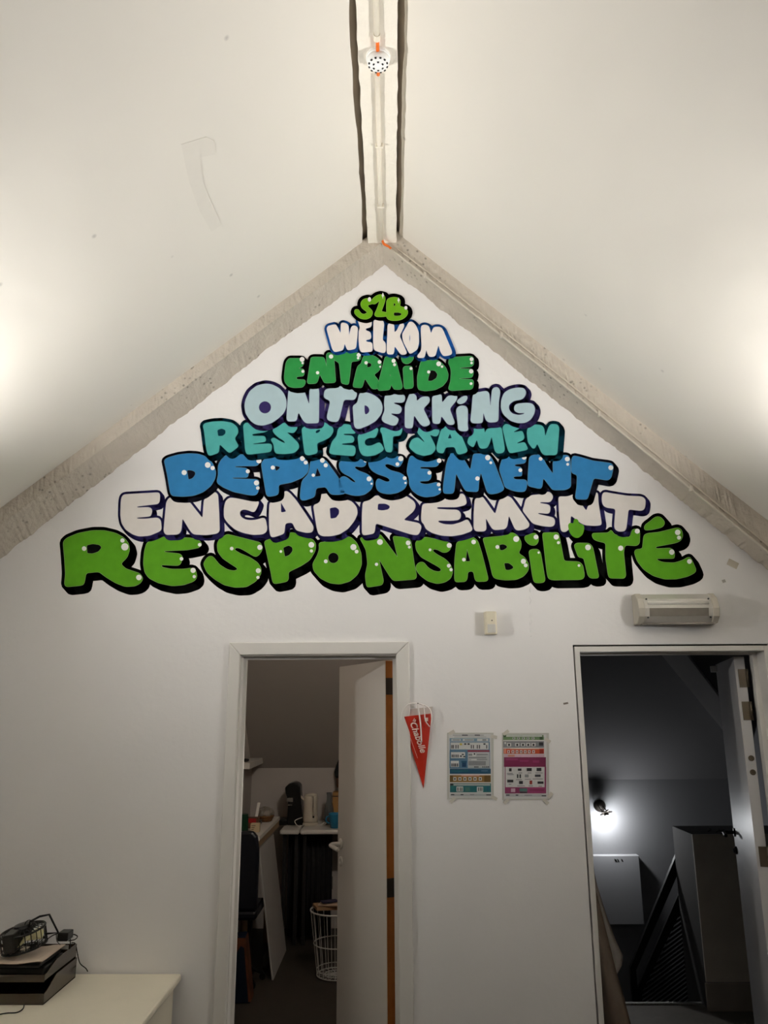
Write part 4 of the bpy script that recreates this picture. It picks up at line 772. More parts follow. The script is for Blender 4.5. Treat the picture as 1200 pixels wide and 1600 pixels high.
# small black fan lying on its back
fc = P(37, 1466, 3.32); ax = Vector((-.17, -.10, .98)).normalized()
ux = Vector((1, 0, 0)); ux = (ux - ax * ux.dot(ax)).normalized(); uy = ax.cross(ux)
t = thing('desk_fan', 'small black wire fan lying on the letter trays', 'fan', tuple(fc - ax * .03))
def ring(c, r, k=28): return [c + (ux * math.cos(2 * math.pi * i / k) + uy * math.sin(2 * math.pi * i / k)) * r for i in range(k)]
cage = MB()
for h_, r_ in ((-.030, .082), (.030, .082), (.036, .05), (-.036, .05)): cage.tube(ring(fc + ax * h_, r_), .0045 if r_ > .06 else .002, 6, closed=True)
cg = cage.build('cage_rings', M_BLKM, t, smooth=True)
for k in range(24):
    dr = ux * math.cos(2 * math.pi * k / 24) + uy * math.sin(2 * math.pi * k / 24)
    mb = MB(); mb.tube([fc + ax * .038 + dr * .02, fc + ax * .036 + dr * .06, fc + ax * .028 + dr * .083, fc - ax * .028 + dr * .083, fc - ax * .036 + dr * .06, fc - ax * .038 + dr * .02], .0018, 5); mb.build('wire', M_BLKM, cg)
mb = MB(); mb.lathe(fc, [(.036, .02), (.036, .042), (.030, .052), (.0, .054)], 20, axis=ax); mb.build('motor', M_BLK, t)
mb = MB(); mb.obox(fc - ux * .038 - uy * .090 - ax * .020, ux * .046, uy * .075, ax * .066); mb.build('switch_housing', M_BLK, t, bevel=.006)
M_BLADE = mat('cream_fan_blade', (214, 204, 158), .4, .05)
for k in range(4):
    q0 = 2 * math.pi * k / 4; d0 = ux * math.cos(q0) + uy * math.sin(q0); d1_ = ux * math.cos(q0 + .9) + uy * math.sin(q0 + .9)
    mb = MB(); mb.prism([fc + d0 * .012 - ax * .012, fc + d0 * .072 - ax * .014, fc + (d0 + d1_).normalized() * .075 + ax * .002, fc + d1_ * .068 + ax * .014, fc + d1_ * .012 + ax * .008], ax * .0018); mb.build('blade', M_BLADE, t)
YS = 3.30
mb = MB(); mb.tube([P(46, 1447, YS), P(47, 1440, YS), P(62, 1432, YS), P(77, 1429, YS), P(91, 1457, YS), P(72, 1459, YS)], .0042, 8); mb.build('stand', M_BLKM, t, smooth=True)
mb = MB(); mb.tube(bez([P(38, 1449, YS), P(41, 1440, YS), P(48, 1438, YS), P(50, 1445, YS), P(44, 1449, YS)], 5), .0018, 6); mb.build('cord', M_BLKM, t, smooth=True)
mb = MB(); mb.tube(bez([P(91, 1458, YS), P(80, 1463, YS), P(66, 1474, YS), P(60, 1480, 3.25)], 5), .002, 6); mb.build('cord', M_BLKM, t, smooth=True)
mb = MB(); mb.tube(bez([P(88, 1459, YS), P(89, 1470, 3.36), P(94, 1476, 3.42)], 5), .002, 6); mb.build('cord', M_BLKM, t, smooth=True)
# adapter with cable
ac = P(101, 1473, 3.47) + Vector((0, 0, .030))
t = thing('power_adapter', 'black power adapter with a looping cable on the tray edge', 'adapter', tuple(ac))
mb = MB(); mb.box(ac.x - .022, ac.x + .022, 3.44, 3.50, ac.z - .018, ac.z + .014); mb.build('body', M_BLK, t, bevel=.004)
mb = MB(); mb.box(ac.x - .02, ac.x + .03, 3.435, 3.438, ac.z - .045, ac.z - .030); mb.build('label_sticker', mat('grey_sticker', (150, 148, 142), .5, .05), t)
mb = MB(); mb.tube(bez([P(107, 1470, 3.5), P(117, 1468, 3.52), P(121, 1463, 3.53), P(114, 1460, 3.53), P(110, 1466, 3.52), P(110, 1480, 3.52), P(108, 1500, 3.53)], 6), .0022, 6); mb.build('cable', M_BLKM, t, smooth=True)
mb = MB(); mb.tube(bez([P(112, 1473, 3.54), P(118, 1475, 3.56), P(121, 1490, 3.57), P(125, 1505, 3.575), P(134, 1513, 3.58), P(137, 1518, 3.585)], 6), .0022, 6); mb.build('cable', M_BLKM, t, smooth=True)
t_ = MB(); t_.tube(bez([PZ(38, 1566, ZD + .003), PZ(36, 1576, ZD + .003), PZ(26, 1582, ZD + .003), PZ(10, 1583, ZD + .003), PZ(-20, 1588, ZD + .003), PZ(-60, 1590, ZD + .003)], 6), .0022, 6)
tag(t_.build('desk_cable', M_BLKM, origin=tuple(PZ(20, 1582, ZD)), smooth=True), 'thin black cable curling out from under the letter trays', 'cable')

# ------------------------------------------------------------------ kitchen: unseen fill lamp added above the door, counter, table and what stands on them
M_KL = mat('kitchen_fill_globe', (255, 236, 210), .4, 0, emis=(1.0, .93, .84), estr=KITCHEN_FILL_STRENGTH)
t = thing('kitchen_fill_lamp', 'unseen fill globe added inside the kitchen above its door', 'lamp', (.22, YK, 2.7))
mb = MB(); mb.lathe((.22, YK + .001, 2.72), [(.05, 0), (.05, .02), (.02, .05), (.02, .08)], 20, axis=(0, 1, 0)); mb.build('wall_mount', M_LSH, t)
mb = MB(); mb.lathe((.22, YK + .12, 2.72), [(0, -.05), (.025, -.043), (.043, -.025), (.05, 0), (.043, .025), (.025, .043), (0, .05)], 20); mb.build('globe', M_KL, t, smooth=True)
M_WTOP = mat('white_worktop', (206, 200, 190), .35, .05, 8)
KC = .85
gapx = P(468, 1300, 6.56).x; lx = P(437, 1300, 6.56).x
for i, (xa, xb, lab) in enumerate([(lx, gapx - .004, 'short white worktop section with the coffee machine, left of the joint'), (gapx + .004, KX1 - .005, 'long white worktop section with the kettle, right of the joint')]):
    t = thing('worktop', lab, 'worktop', ((xa + xb) / 2, 6.8, KC - .04))
    mb = MB(); mb.box(xa, xb, 6.56, KY1 - .004, KC - .035, KC); mb.build('slab', M_WTOP, t, bevel=.012)
    for xl in (xa + .02, xb - .04):
        mb = MB(); mb.box(xl, xl + .025, 6.62, 6.645, 0, KC - .035); mb.build('leg', mat('grey_steel_leg', (52, 50, 48), .4, .05, metal=.5), t)
# dark curtain under the counter
mb = MB(); n = 60; vs = []; fs = []
for i in range(n + 1):
    x = lx + .05 + (gapx + .25 - lx - .05) * i / n; y = 6.74 + .016 * math.sin(i * .9) + .006 * math.sin(i * 2.3)
    vs += [(x, y, .03), (x, y, KC - .045), (x, y + .004, .03), (x, y + .004, KC - .045)]
for i in range(n):
    a_ = 4 * i; fs += [(a_, a_ + 4, a_ + 5, a_ + 1), (a_ + 2, a_ + 3, a_ + 7, a_ + 6), (a_ + 1, a_ + 5, a_ + 7, a_ + 3), (a_, a_ + 2, a_ + 6, a_ + 4)]
mb.add(vs, fs); tag(mb.build('counter_curtain', mat('black_curtain_cloth', (26, 25, 25), .9, .2, 30), origin=(lx + .2, 6.74, KC - .045), smooth=True), 'dark pleated curtain hanging under the white worktop', 'curtain')
# socket plate on the far wall
c_ = P(511, 1379, KY1)
t = thing('wall_socket', 'grey double socket plate on the wall under the worktop', 'socket', tuple(c_))
mb = MB(); mb.box(c_.x - .05, c_.x + .05, KY1 - .012, KY1 - .0005, c_.z - .05, c_.z + .05); mb.build('plate', mat('grey_socket', (120, 116, 108), .5, .03), t, bevel=.004)
for dx in (-.024, .024):
    mb = MB(); mb.lathe((c_.x + dx, KY1 - .012, c_.z), [(.019, 0), (.019, .004), (.014, .004), (.014, .001)], 16, axis=(0, -1, 0)); mb.build('outlet', M_ES, t)
# coffee machine, seen from its side
def K(x, y, Y, dz=0): 
    v = P(x, y, Y); v.z += dz; return v
YC = 6.80; z0 = P(455, 1284, YC).z; dz = KC + .001 - z0
t = thing('coffee_machine', 'tall black single-cup coffee machine on the white worktop', 'coffee machine', (P(455, 1284, YC).x, YC + .08, KC))
cp = [(450, 1246), (446, 1234), (445, 1225), (451, 1219.5), (459, 1217), (466, 1218.5), (469, 1223), (470, 1240), (472, 1262), (474, 1284), (448, 1284), (448.5, 1272)]
mb = MB(); mb.prism([K(x, y, YC, dz) for x, y in cp], (0, .15, 0)); mb.build('body', M_BLK, t, bevel=.012)
a_ = K(436, 1275, YC, dz); b_ = K(449, 1284, YC, dz)
mb = MB(); mb.box(a_.x, b_.x, YC - .005, YC + .155, KC + .001, a_.z); mb.build('drip_tray', M_BLK, t, bevel=.01)
mb = MB(); s_ = K(452, 1243, YC, dz); mb.box(s_.x - .02, s_.x + .035, YC - .012, YC + .0, s_.z - .022, s_.z + .012); mb.build('spout', mat('chrome_spout', (170, 168, 165), .2, .03, metal=.9), t, bevel=.005)
mb = MB(); s_ = K(456, 1252, YC, dz); mb.tube([(s_.x - .035, YC - .008, s_.z), (s_.x + .005, YC - .008, s_.z)], .006, 8); mb.build('lever', mat('chrome_spout', (170, 168, 165)), t)
# kettle
kx = P(485, 1283, 6.82).x; M_KET = mat('cream_kettle_plastic', (196, 186, 168), .35, .04)
t = thing('kettle', 'cream electric jug kettle beside the coffee machine', 'kettle', (kx, 6.82, KC))
mb = MB(); mb.lathe((kx, 6.82, KC + .001), [(.066, 0), (.068, .012), (.060, .022)], 28); mb.build('power_base', M_KET, t)
mb = MB(); mb.lathe((kx, 6.82, KC + .024), [(.060, 0), (.062, .02), (.058, .14), (.056, .20), (.052, .208)], 28); kb = mb.build('jug', M_KET, t, smooth=True)
mb = MB(); mb.lathe((kx, 6.82, KC + .232), [(.052, 0), (.048, .014), (.02, .02), (0, .021)], 28); mb.build('lid', M_KET, t, smooth=True)
mb = MB(); mb.prism([(kx - .052, 6.80, KC + .21), (kx - .085, 6.815, KC + .236), (kx - .085, 6.825, KC + .236), (kx - .052, 6.84, KC + .21)], (0, 0, -.02)); mb.build('spout', M_KET, t)
mb = MB(); mb.tube(bez([(kx + .02, 6.775, KC + .225), (kx + .04, 6.735, KC + .215), (kx + .042, 6.725, KC + .15), (kx + .038, 6.74, KC + .10), (kx + .03, 6.765, KC + .09)], 5), .011, 8); mb.build('handle', M_KET, t, smooth=True)
mb = MB(); mb.lathe((kx + .03, 6.768, KC + .07), [(.008, 0), (.008, .006)], 10, axis=(0, -1, 0)); mb.build('switch', M_SLOT, t)
mb = MB(); mb.tube(bez([(kx - .05, 6.78, KC + .006), (kx - .09, 6.73, KC + .006), (kx - .115, 6.70, KC + .05), (kx - .06, 6.745, KC + .07)], 6), .003, 6); mb.build('power_cord', M_NYL, t, smooth=True)
mb = MB(); mb.tube(bez([(kx + .06, 6.80, KC + .006), (kx + .10, 6.78, KC + .006), (kx + .13, 6.80, KC + .016), (kx + .12, 6.83, KC + .02), (kx + .09, 6.82, KC + .008)], 6), .003, 6); mb.build('power_cord', M_NYL, t, smooth=True)
# glass carafe, cup, box
gx_ = P(514, 1280, 6.86).x; M_GLASS = mat('carafe_glass', (200, 205, 205), .05, .02, trans=.85, spec=.5)
mb = MB(); mb.lathe((gx_, 6.86, KC + .001), [(.036, 0), (.040, .02), (.040, .11), (.030, .16), (.021, .19), (.021, .235), (.025, .25), (.022, .25), (.018, .235), (.018, .19), (.027, .158), (.037, .108), (.037, .02), (.0, .01)], 24)
tag(mb.build('glass_carafe', M_GLASS, origin=(gx_, 6.86, KC), smooth=True), 'clear glass carafe standing between kettle and cardboard box', 'carafe')
ux_ = P(523, 1286, 6.64).x; M_BLUE = mat('blue_cup_plastic', (40, 116, 150), .35, .05)
t = thing('blue_cup', 'turquoise blue plastic cup at the front of the worktop', 'cup', (ux_, 6.66, KC))
mb = MB(); mb.lathe((ux_, 6.66, KC + .001), [(.036, 0), (.050, .10), (.053, .112), (.049, .112), (.046, .10), (.032, .006), (0, .006)], 24); mb.build('bowl', M_BLUE, t, smooth=True)
mb = MB(); mb.tube(bez([(ux_ - .047, 6.66, KC + .09), (ux_ - .07, 6.66, KC + .08), (ux_ - .068, 6.66, KC + .05), (ux_ - .043, 6.66, KC + .035)], 5), .006, 6); mb.build('handle', M_BLUE, t, smooth=True)
bx0 = P(519.5, 1260, 6.93).x; M_CARD = mat('brown_cardboard', (160, 120, 72), .8, .08, 20)
t = thing('cardboard_box', 'tan cardboard box behind the blue cup', 'box', (bx0 + .1, 7.0, KC))
mb = MB(); mb.box(bx0, bx0 + .2, 6.93, 7.06, KC + .001, KC + .245); mb.build('body', M_CARD, t, bevel=.003)
mb = MB(); mb.box(bx0 - .001, bx0 + .201, 6.928, 7.061, KC + .21, KC + .217); mb.build('flap_seam', M_DARK, t)
# dark bag hanging on the far wall
hq = lambda x, y: P(x, y, 7.0)
t = thing('hanging_bag', 'black bag with brown base hanging on the kitchen wall above the cardboard box', 'bag', tuple(hq(528, 1230)))
mb = MB(); mb.prism([hq(525, 1196), hq(522.5, 1206), hq(524, 1215), hq(550, 1217), hq(552, 1195), hq(540, 1184), hq(530, 1184)], (0, .08, 0)); mb.build('pouch', mat('black_nylon', (18, 17, 17), .7, .2, 40), t, bevel=.01)
mb = MB(); mb.prism([hq(524.5, 1216), hq(526, 1231), hq(550, 1231), hq(549, 1218)], (0, .07, 0)); mb.build('base_panel', mat('brown_leather', (70, 40, 24), .6, .1), t, bevel=.006)
mb = MB(); mb.tube(bez([hq(530, 1186), hq(536, 1170), hq(546, 1186)], 6), .006, 6); mb.build('strap', M_BLK, t, smooth=True)
# shelf on the left wall
t = thing('wall_shelf', 'short white shelf on the left kitchen wall', 'shelf', (KX0, 6.6, 1.33))
mb = MB(); mb.box(KX0 + .0005, -1.135, 6.40, 7.05, 1.325, 1.375); mb.build('board', M_WTOP, t, bevel=.004)
mb = MB(); mb.box(KX0 + .0005, KX0 + .02, 6.6, 6.63, 1.20, 1.324); mb.build('bracket', M_ES, t)
mb = MB(); mb.lathe((-1.20, 6.52, 1.376), [(.03, 0), (.038, .008), (.036, .02), (.0, .024)], 16); tag(mb.build('dark_dish', M_BLK, origin=(-1.20, 6.52, 1.376), smooth=True), 'small dark dish on the white kitchen shelf', 'dish')
# left table with clutter
TT = .93; tx1 = -.932
t = thing('side_table', 'wooden side table along the left kitchen wall covered in clutter', 'table', (-1.1, 6.2, 0))
M_WD = mat('pale_wood_edge', (150, 126, 98), .6, .12, 18)
mb = MB(); mb.box(KX0 + .006, tx1, 5.74, 6.74, TT - .03, TT); mb.build('tabletop', M_WTOP, t, bevel=.004)
mb = MB(); mb.box(tx1 - .02, tx1 - .004, 5.75, 6.73, TT - .075, TT - .031); mb.build('apron', M_WD, t)
for x, y in ((KX0 + .03, 5.78), (tx1 - .10, 5.78), (KX0 + .03, 6.68), (tx1 - .10, 6.68)):
    mb = MB(); mb.box(x, x + .03, y, y + .03, 0, TT - .03); mb.build('leg', M_WD, t)
def onT(px, Y): return P(px, 1280, Y).x
x = onT(381, 6.0)
t = thing('green_tin', 'dark green round tin on the side table by the door frame', 'tin', (x, 6.0, TT))
mb = MB(); mb.lathe((x, 6.0, TT + .001), [(.034, 0), (.034, .095), (.030, .10)], 20); mb.build('can', mat('dark_green_tin', (20, 52, 34), .35, .08), t)
mb = MB(); mb.lathe((x, 6.0, TT + .101), [(.031, 0), (.031, .012), (0, .014)], 20); mb.build('lid', mat('dark_green_tin', (20, 52, 34)), t)
x = onT(395, 6.12)
t = thing('tea_box', 'small brown and red tea box on the side table', 'box', (x, 6.12, TT))
mb = MB(); mb.box(x - .04, x + .045, 6.09, 6.16, TT + .001, TT + .075); mb.build('carton', mat('brown_carton', (92, 62, 44), .6, .1), t, bevel=.002)
mb = MB(); mb.box(x - .03, x + .03, 6.0885, 6.0898, TT + .04, TT + .07); mb.build('red_print', mat('red_print', (150, 30, 30), .5, .05), t)
x = onT(399.5, 5.93)
t = thing('tea_carton', 'little cream carton standing at the front of the side table', 'box', (x, 5.93, TT))
mb = MB(); mb.box(x - .032, x + .032, 5.91, 5.955, TT + .001, TT + .060); mb.build('carton', mat('cream_carton', (190, 170, 136), .6, .06), t, bevel=.002)
for k in range(3):
    mb = MB(); mb.box(x - .026, x + .004 - .006 * k, 5.9088, 5.9098, TT + .044 - .013 * k, TT + .048 - .013 * k); mb.build('print_line', M_HINGE, t)
x = onT(400, 6.3)
t = thing('white_handset', 'slim white handset standing upright at the back of the side table', 'phone', (x, 6.3, TT))
mb = MB(); mb.obox((x - .014, 6.3, TT + .03), (.022, 0, 0), (0, .014, 0), (.018, .01, .125)); mb.build('handset', M_NYL, t, bevel=.004)
mb = MB(); mb.box(x - .04, x + .04, 6.27, 6.35, TT + .001, TT + .032); mb.build('cradle', M_BLK, t, bevel=.004)
# wrapped fruit basket
x = onT(419, 6.3) - .01; yb_ = 6.28
x = -1.012
t = thing('wicker_basket', 'wicker bread basket wrapped in clear film on the side table', 'basket', (x, 6.46, TT))
M_WICK = mat('brown_wicker', (104, 72, 42), .7, .2, 60, .5, 80)
bw = [(.052, 0), (.068, .03), (.074, .045), (.070, .045), (.063, .03), (.048, .006), (0, .006)]
mb = MB(); mb.lathe((x, 6.46, TT + .001), bw, 24); mb.build('bowl', M_WICK, t, smooth=True)
for k in range(3):
    mb = MB(); r_ = .056 + .007 * k; mb.tube([(x + r_ * math.cos(2 * math.pi * i / 24), 6.46 + r_ * math.sin(2 * math.pi * i / 24), TT + .010 + .014 * k) for i in range(24)], .004, 5, closed=True); mb.build('woven_band', M_WICK, t)
mb = MB(); n = 20; rows = [(.070, .045), (.072, .060), (.060, .085), (.035, .098), (.0, .104)]
base = len(mb.v)
for r_, z in rows:
    for k in range(n): mb.v.append(Vector((x + r_ * (1 + .1 * math.sin(k * 2.7)) * math.cos(2 * math.pi * k / n), 6.46 + r_ * math.sin(2 * math.pi * k / n), TT + z + .008 * math.sin(k * 1.9 + z * 90))))
for i in range(len(rows) - 1):
    for k in range(n): mb.f.append([i * n + k, i * n + (k + 1) % n, (i + 1) * n + (k + 1) % n, (i + 1) * n + k]); mb.mi.append(0)
mb.build('film_wrap', mat('crumpled_film', (120, 112, 102), .6, .3, 40, spec=.2), t)
# navy office chair tucked under the table
M_NAVY = mat('navy_leatherette', (9, 11, 20), .35, .1, 12, spec=.5)
t = thing('office_chair', 'navy office chair with a rounded back in front of the side table', 'chair', (-1.03, 5.62, 0))
cxp = P(389, 1300, 5.60).x; hw_ = .085
pts = []
for (u, v) in [(-1, -1), (1, -1), (1, .55), (.85, .85), (.5, .98), (-.5, .98), (-.85, .85), (-1, .55)]: pts.append((cxp - .012 + u * hw_, 5.58, .74 + v * .25))
mb = MB(); mb.prism(pts, (0, .055, 0)); mb.build('backrest', M_NAVY, t, bevel=.018)
mb = MB(); mb.box(cxp - .10, cxp + .070, 5.59, 5.98, .43, .49); mb.build('seat', M_NAVY, t, bevel=.02)
mb = MB(); mb.tube([(cxp - .01, 5.80, .10), (cxp - .01, 5.80, .43)], .022, 10); mb.build('post', M_BLKM, t)
mb = MB(); mb.tube([(cxp - .01, 5.62, .52), (cxp - .01, 5.66, .47), (cxp - .01, 5.78, .44)], .015, 8); mb.build('back_bracket', M_BLKM, t)
for k in range(5):
    q_ = 2 * math.pi * k / 5 + .3
    mb = MB(); e = Vector((cxp - .01 + .10 * math.cos(q_), 5.80 + .16 * math.sin(q_), .045)); mb.tube([(cxp - .01, 5.80, .10), e], .012, 6); leg_ = mb.build('leg', M_BLKM, t)
    mb = MB(); mb.lathe(e - Vector((0, .008, .020)), [(.022, 0), (.022, .016)], 12, axis=(0, 1, 0)); mb.build('castor', M_BLK, leg_)
# white board leaning against the table
mb = MB(); nb, nt_, ft, fb = Vector((-.823, 5.84, .0015)), Vector((-.945, 5.84, .835)), Vector((-.945, 6.50, .835)), Vector((-.823, 6.50, .0015))
mb.prism([nb, nt_, ft, fb], (-.011, 0, -.0015 * 0)); tag(mb.build('leaning_board', mat('white_melamine_board', (168, 164, 158), .5, .04), origin=tuple(nb)), 'white board leaning against the side table', 'board')
# printed shopping bag on the floor
t = thing('shopping_bag', 'dark blue shopping bag with a printed side standing on the kitchen floor', 'bag', (-1.0, 5.46, 0))
mb = MB(); mb.add([(-1.13, 5.40, .001), (-.905, 5.42, .001), (-.905, 5.54, .001), (-1.13, 5.54, .001), (-1.12, 5.425, .36), (-.955, 5.43, .375), (-.95, 5.50, .395), (-1.12, 5.50, .38)], [(0, 3, 2, 1), (4, 5, 6, 7), (0, 1, 5, 4), (1, 2, 6, 5), (2, 3, 7, 6), (3, 0, 4, 7)]); mb.build('sack', mat('blue_woven_plastic', (10, 18, 32), .4, .2, 16), t, bevel=.006)
mb = MB(); mb.add([(-.903, 5.42, .01), (-.903, 5.54, .01), (-.947, 5.50, .39), (-.952, 5.43, .37), (-.985, 5.4155, .005), (-1.03, 5.4235, .372)], [(0, 1, 2, 3), (4, 0, 3, 5)]); mb.build('printed_side', mat('orange_brown_print', (86, 48, 28), .5, .6, 14), t)
mb = MB(); mb.tube(bez([(-1.08, 5.43, .36), (-1.05, 5.44, .43), (-1.0, 5.44, .37)], 5), .006, 6); mb.build('handle', M_BLK, t, smooth=True)
# small white bottle by the board
mb = MB(); c_ = PZ(413, 1512, 0); mb.lathe((c_.x + .01, c_.y, .001), [(.022, 0), (.022, .07), (.010, .085), (.010, .10), (0, .101)], 14); tag(mb.build('white_bottle', mat('dull_white_bottle', (120, 118, 112), .5, .05), origin=tuple(c_), smooth=True), 'small whitish bottle on the kitchen floor beside the leaning board', 'bottle')
# wire basket with paper waste
wc = Vector((-.40, 5.93, 0)); M_WIRE = mat('white_wire', (190, 186, 178), .4, .03)
t = thing('wire_basket', 'tall white wire waste basket half hidden by the kitchen door', 'basket', tuple(wc))
def wr(r, z, k=32): return [wc + Vector((r * math.cos(2 * math.pi * i / k), r * math.sin(2 * math.pi * i / k), z)) for i in range(k)]
RB, RTOP, HB = .135, .185, .42
for r, z, th in ((RTOP, HB, .006), (RB + (RTOP - RB) * .5, HB * .5, .0035), (RB, .012, .004), (RB * 1.02, .045, .003), (RB * .6, .012, .003), (RB * .25, .012, .003)):
    mb = MB(); mb.tube(wr(r, z), th, 6, closed=True); mb.build('ring', M_WIRE, t, smooth=True)
mb0 = None
for k in range(20):
    q_ = 2 * math.pi * k / 20; dr = Vector((math.cos(q_), math.sin(q_), 0))
    mb = MB(); mb.tube([wc + dr * .01 + Vector((0, 0, .010)), wc + dr * RB + Vector((0, 0, .012)), wc + dr * RTOP + Vector((0, 0, HB))], .0022, 5); mb.build('wire', M_WIRE, t)
pr = random.Random(5)
for i, (dx, dy, z, sx_, sy_, sz_, az, tl, col, lab) in enumerate([(-.06, .0, .428, .20, .14, .022, .3, .03, (150, 116, 84), 'flattened brown cardboard piece on top of the waste basket'), (-.02, -.03, .458, .20, .12, .014, -.2, -.03, (176, 150, 126), 'crumpled pale paper on top of the waste basket'), (-.05, -.05, .478, .12, .06, .010, .5, .02, (40, 34, 52), 'dark folded leaflet on the waste paper')]):
    R_ = Matrix.Rotation(az, 3, 'Z') @ Matrix.Rotation(tl, 3, 'Y')
    o0 = wc + Vector((dx, dy, z)); a1, a2, a3 = R_ @ Vector((sx_, 0, 0)), R_ @ Vector((0, sy_, 0)), R_ @ Vector((0, 0, sz_))
    mb = MB(); mb.obox(o0 - a1 / 2 - a2 / 2, a1, a2, a3)
    o = mb.build('waste_paper', mat('waste_%d' % i, col, .7, .25, 18), origin=tuple(o0), bevel=.003); tag(o, lab, 'paper')

# ------------------------------------------------------------------ stairwell: railing, nosing, wall box, lamp, hanging cloth
M_RAIL = mat('black_steel_rail', (16, 15, 15), .4, .1)
YR = 5.68
G = lambda x, y: P(x, y, YR)
xw_ = G(1064, 1400).x + .06
t = thing('stair_railing', 'black steel stair railing with mesh infill beside the half wall', 'railing', (G(988, 1570).x, YR, -.5))
def ext(a, b):                            # carry the line a-b on behind the half wall
    a, b = Vector(a), Vector(b); k = (xw_ - b.x) / (a.x - b.x); return b + (a - b) * k
t1, b1 = G(1055, 1340), G(985, 1512); t2, b2 = G(1058, 1368), G(994, 1516); t3, b3 = G(1062, 1394), G(995, 1545); t4, b4 = G(1064, 1424), G(1003, 1552)
mb = MB(); mb.prism([b1, ext(t1, b1), ext(t2, b2), b2, (b2.x, YR, -.6), (b1.x, YR, -.6)], (0, .03, 0)); mb.build('handrail', M_RAIL, t)
mb = MB(); mb.prism([(b2.x + .001, YR + .004, b3.z), Vector((0, .004, 0)) + ext(t3, b3), Vector((0, .004, 0)) + ext(t4, b4), Vector((0, .004, 0)) + b4, (b4.x, YR + .004, -.6), (b2.x + .001, YR + .004, -.6)], (0, .02, 0)); mb.build('inner_frame', M_RAIL, t)
inf = MB(); sl = (t4.z - b4.z) / (t4.x - b4.x)
for i in range(70):
    c0 = -1.0 + i * .026                    # slanted flat bars: z = c0 + .62*(x-1.55)
    xs_ = [b4.x + k * (xw_ - b4.x) / 16 for k in range(17)]; seg = [(x_, c0 + .62 * (x_ - 1.55)) for x_ in xs_ if -.6 < c0 + .62 * (x_ - 1.55) < b4.z + sl * (x_ - b4.x)]
    if len(seg) > 1:
        inf.obox((seg[0][0], YR + .008, seg[0][1]), (seg[-1][0] - seg[0][0], 0, seg[-1][1] - seg[0][1]), (0, .003, 0), (0, 0, .016))
inf.build('mesh_infill', mat('dark_steel_mesh', (30, 27, 25), .5, .1), t)
mb = MB(); mb.box(1.40, 1.912, 5.385, 5.412, .0005, .010); nz_ = mb.build('stair_nosing', mat('checker_aluminium', (176, 174, 170), .3, .35, 120, .8, 160, metal=.8), origin=(1.5, 5.40, 0)); tag(nz_, 'aluminium stair nosing strip along the edge of the landing', 'nosing')
pa, pb_ = P(905, 1337, 6.235), P(1003, 1445, 6.235)
t = thing('wall_box', 'white flat wall box under the stair lamp', 'cabinet', ((pa.x + pb_.x) / 2, SY1, pb_.z))
mb = MB(); mb.box(pa.x, pb_.x + .02, 6.235, SY1 - .0005, pb_.z, pa.z); mb.build('case', mat('white_box_enamel', (170, 170, 172), .4, .03), t, bevel=.005)
for (x_, w_) in ((1.655, .016), (1.675, .012), (1.705, .012)):
    mb = MB(); mb.prism([(x_, 6.2345, pa.z - .022), (x_ + w_, 6.2345, pa.z - .028), (x_ + w_ + .006, 6.2345, pa.z - .046), (x_ + .006, 6.2345, pa.z - .042)], (0, -.001, 0)); mb.build('black_mark', M_BLK, t)
# star bracket lamp
M_IRON = mat('dark_iron', (40, 36, 32), .5, .1, metal=.4)
lp = P(937, 1259, SY1); lb_ = P(955, 1295, 6.12)
t = thing('star_wall_lamp', 'dark iron wall lamp with a star collar and bare bulb in the stairwell', 'lamp', tuple(lp))
mb = MB(); mb.lathe((lp.x, SY1 - .0005, lp.z), [(.045, 0), (.045, .010), (.03, .022), (.012, .03)], 20, axis=(0, -1, 0)); mb.build('wall_rose', M_IRON, t, smooth=True)
cb = Vector(lp) + Vector((.012, -.115, -.032)); axl = (lb_ - cb).normalized()
for s_ in (-1, 1):
    mb = MB(); mb.tube([(lp.x + s_ * .016, SY1 - .02, lp.z), (lp.x + s_ * .018 + .006, SY1 - .06, lp.z - .015), (cb.x + s_ * .014, cb.y, cb.z)], .004, 6); mb.build('arm', M_IRON, t)
side = axl.cross(Vector((0, 1, 0))).normalized(); oth = axl.cross(side)
star = []
for k in range(10):
    r_ = .05 if k % 2 == 0 else .024; q_ = 2 * math.pi * k / 10; star.append(cb + (side * math.cos(q_) + oth * math.sin(q_)) * r_)
mb = MB(); mb.prism(star, axl * .008); mb.build('star_collar', M_IRON, t)
mb = MB(); mb.lathe(cb, [(.016, 0), (.018, .03), (.014, .032)], 14, axis=axl); mb.build('socket', M_IRON, t)
bl_ = cb + axl * .058
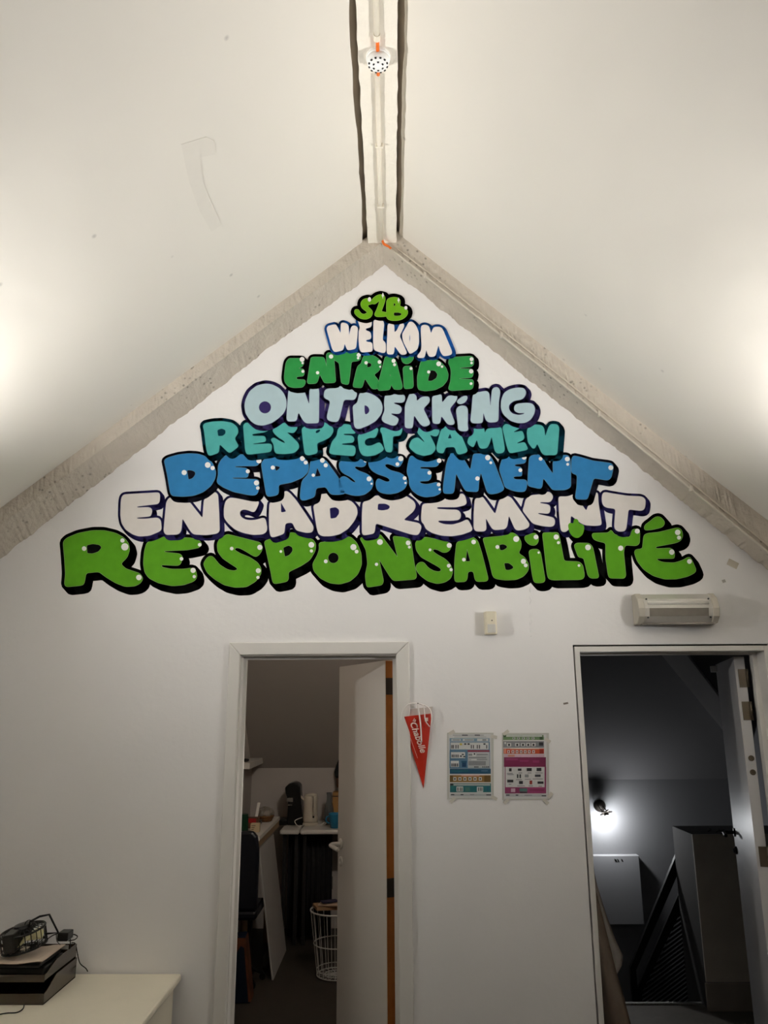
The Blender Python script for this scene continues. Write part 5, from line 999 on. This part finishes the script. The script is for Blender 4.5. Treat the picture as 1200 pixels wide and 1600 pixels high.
mb = MB(); mb.lathe(bl_, [(.010, -.027), (.02, -.018), (.026, 0), (.020, .018), (.008, .026), (0, .027)], 16, axis=axl); mb.build('bulb', mat('cool_bulb', (255, 255, 255), .4, 0, emis=(.95, .975, 1.0), estr=STAIR_STRENGTH), t, smooth=True)
# beige cloth hanging just inside the stair door
t = thing('hanging_cloth', 'beige cloth hanging in folds just inside the stair door', 'cloth', tuple(P(945, 1600, 4.15)))
M_CLO = mat('beige_cloth', (118, 104, 92), .9, .08, 14, .2, 60); M_CLO2 = mat('cold_lit_cloth', (160, 152, 146), .9, .06, 14, .2, 60)  # second cloth paler and greyer: cold light on the back fold put into colour
def cloth(rows, Y, name, mt, depth):
    mb = MB(); n = 10; vs = []; 
    for (xl_, xr_, y_) in rows:
        for k in range(n + 1):
            s_ = k / n; v = P(xl_ + (xr_ - xl_) * s_, y_, Y); v.y += depth * (.5 - .5 * math.cos(s_ * 2 * math.pi)) * -.5 + .015 * math.sin(s_ * 9); vs.append(v)
    m0 = len(vs); vs = vs + [v + Vector((0, .02, 0)) for v in vs]; R = len(rows); w_ = n + 1; fs = []
    for i in range(R - 1):
        for k in range(n):
            a_ = i * w_ + k; fs += [(a_, a_ + 1, a_ + w_ + 1, a_ + w_), (m0 + a_, m0 + a_ + w_, m0 + a_ + w_ + 1, m0 + a_ + 1)]
        for k in (0, n):
            a_ = i * w_ + k; fs.append((a_, a_ + w_, m0 + a_ + w_, m0 + a_))
    for k in range(n):
        a_ = (R - 1) * w_ + k; fs += [(a_, a_ + 1, m0 + a_ + 1, m0 + a_), (k, m0 + k, m0 + k + 1, k + 1)]
    mb.add(vs, fs); mb.build(name, mt, t, smooth=True)
cloth([(905, 925, 1345), (908, 934, 1385), (912, 948, 1430), (916, 962, 1468), (920, 974, 1494), (922, 972, 1510), (925, 964, 1524), (930, 955, 1545)], 4.30, 'back_fold', M_CLO2, .05)
cloth([(905, 922, 1360), (908, 934, 1400), (912, 944, 1440), (916, 954, 1480), (920, 964, 1520), (925, 976, 1560), (930, 986, 1600), (935, 1002, 1660), (940, 1015, 1720)], 4.20, 'front_fold', M_CLO, .06)
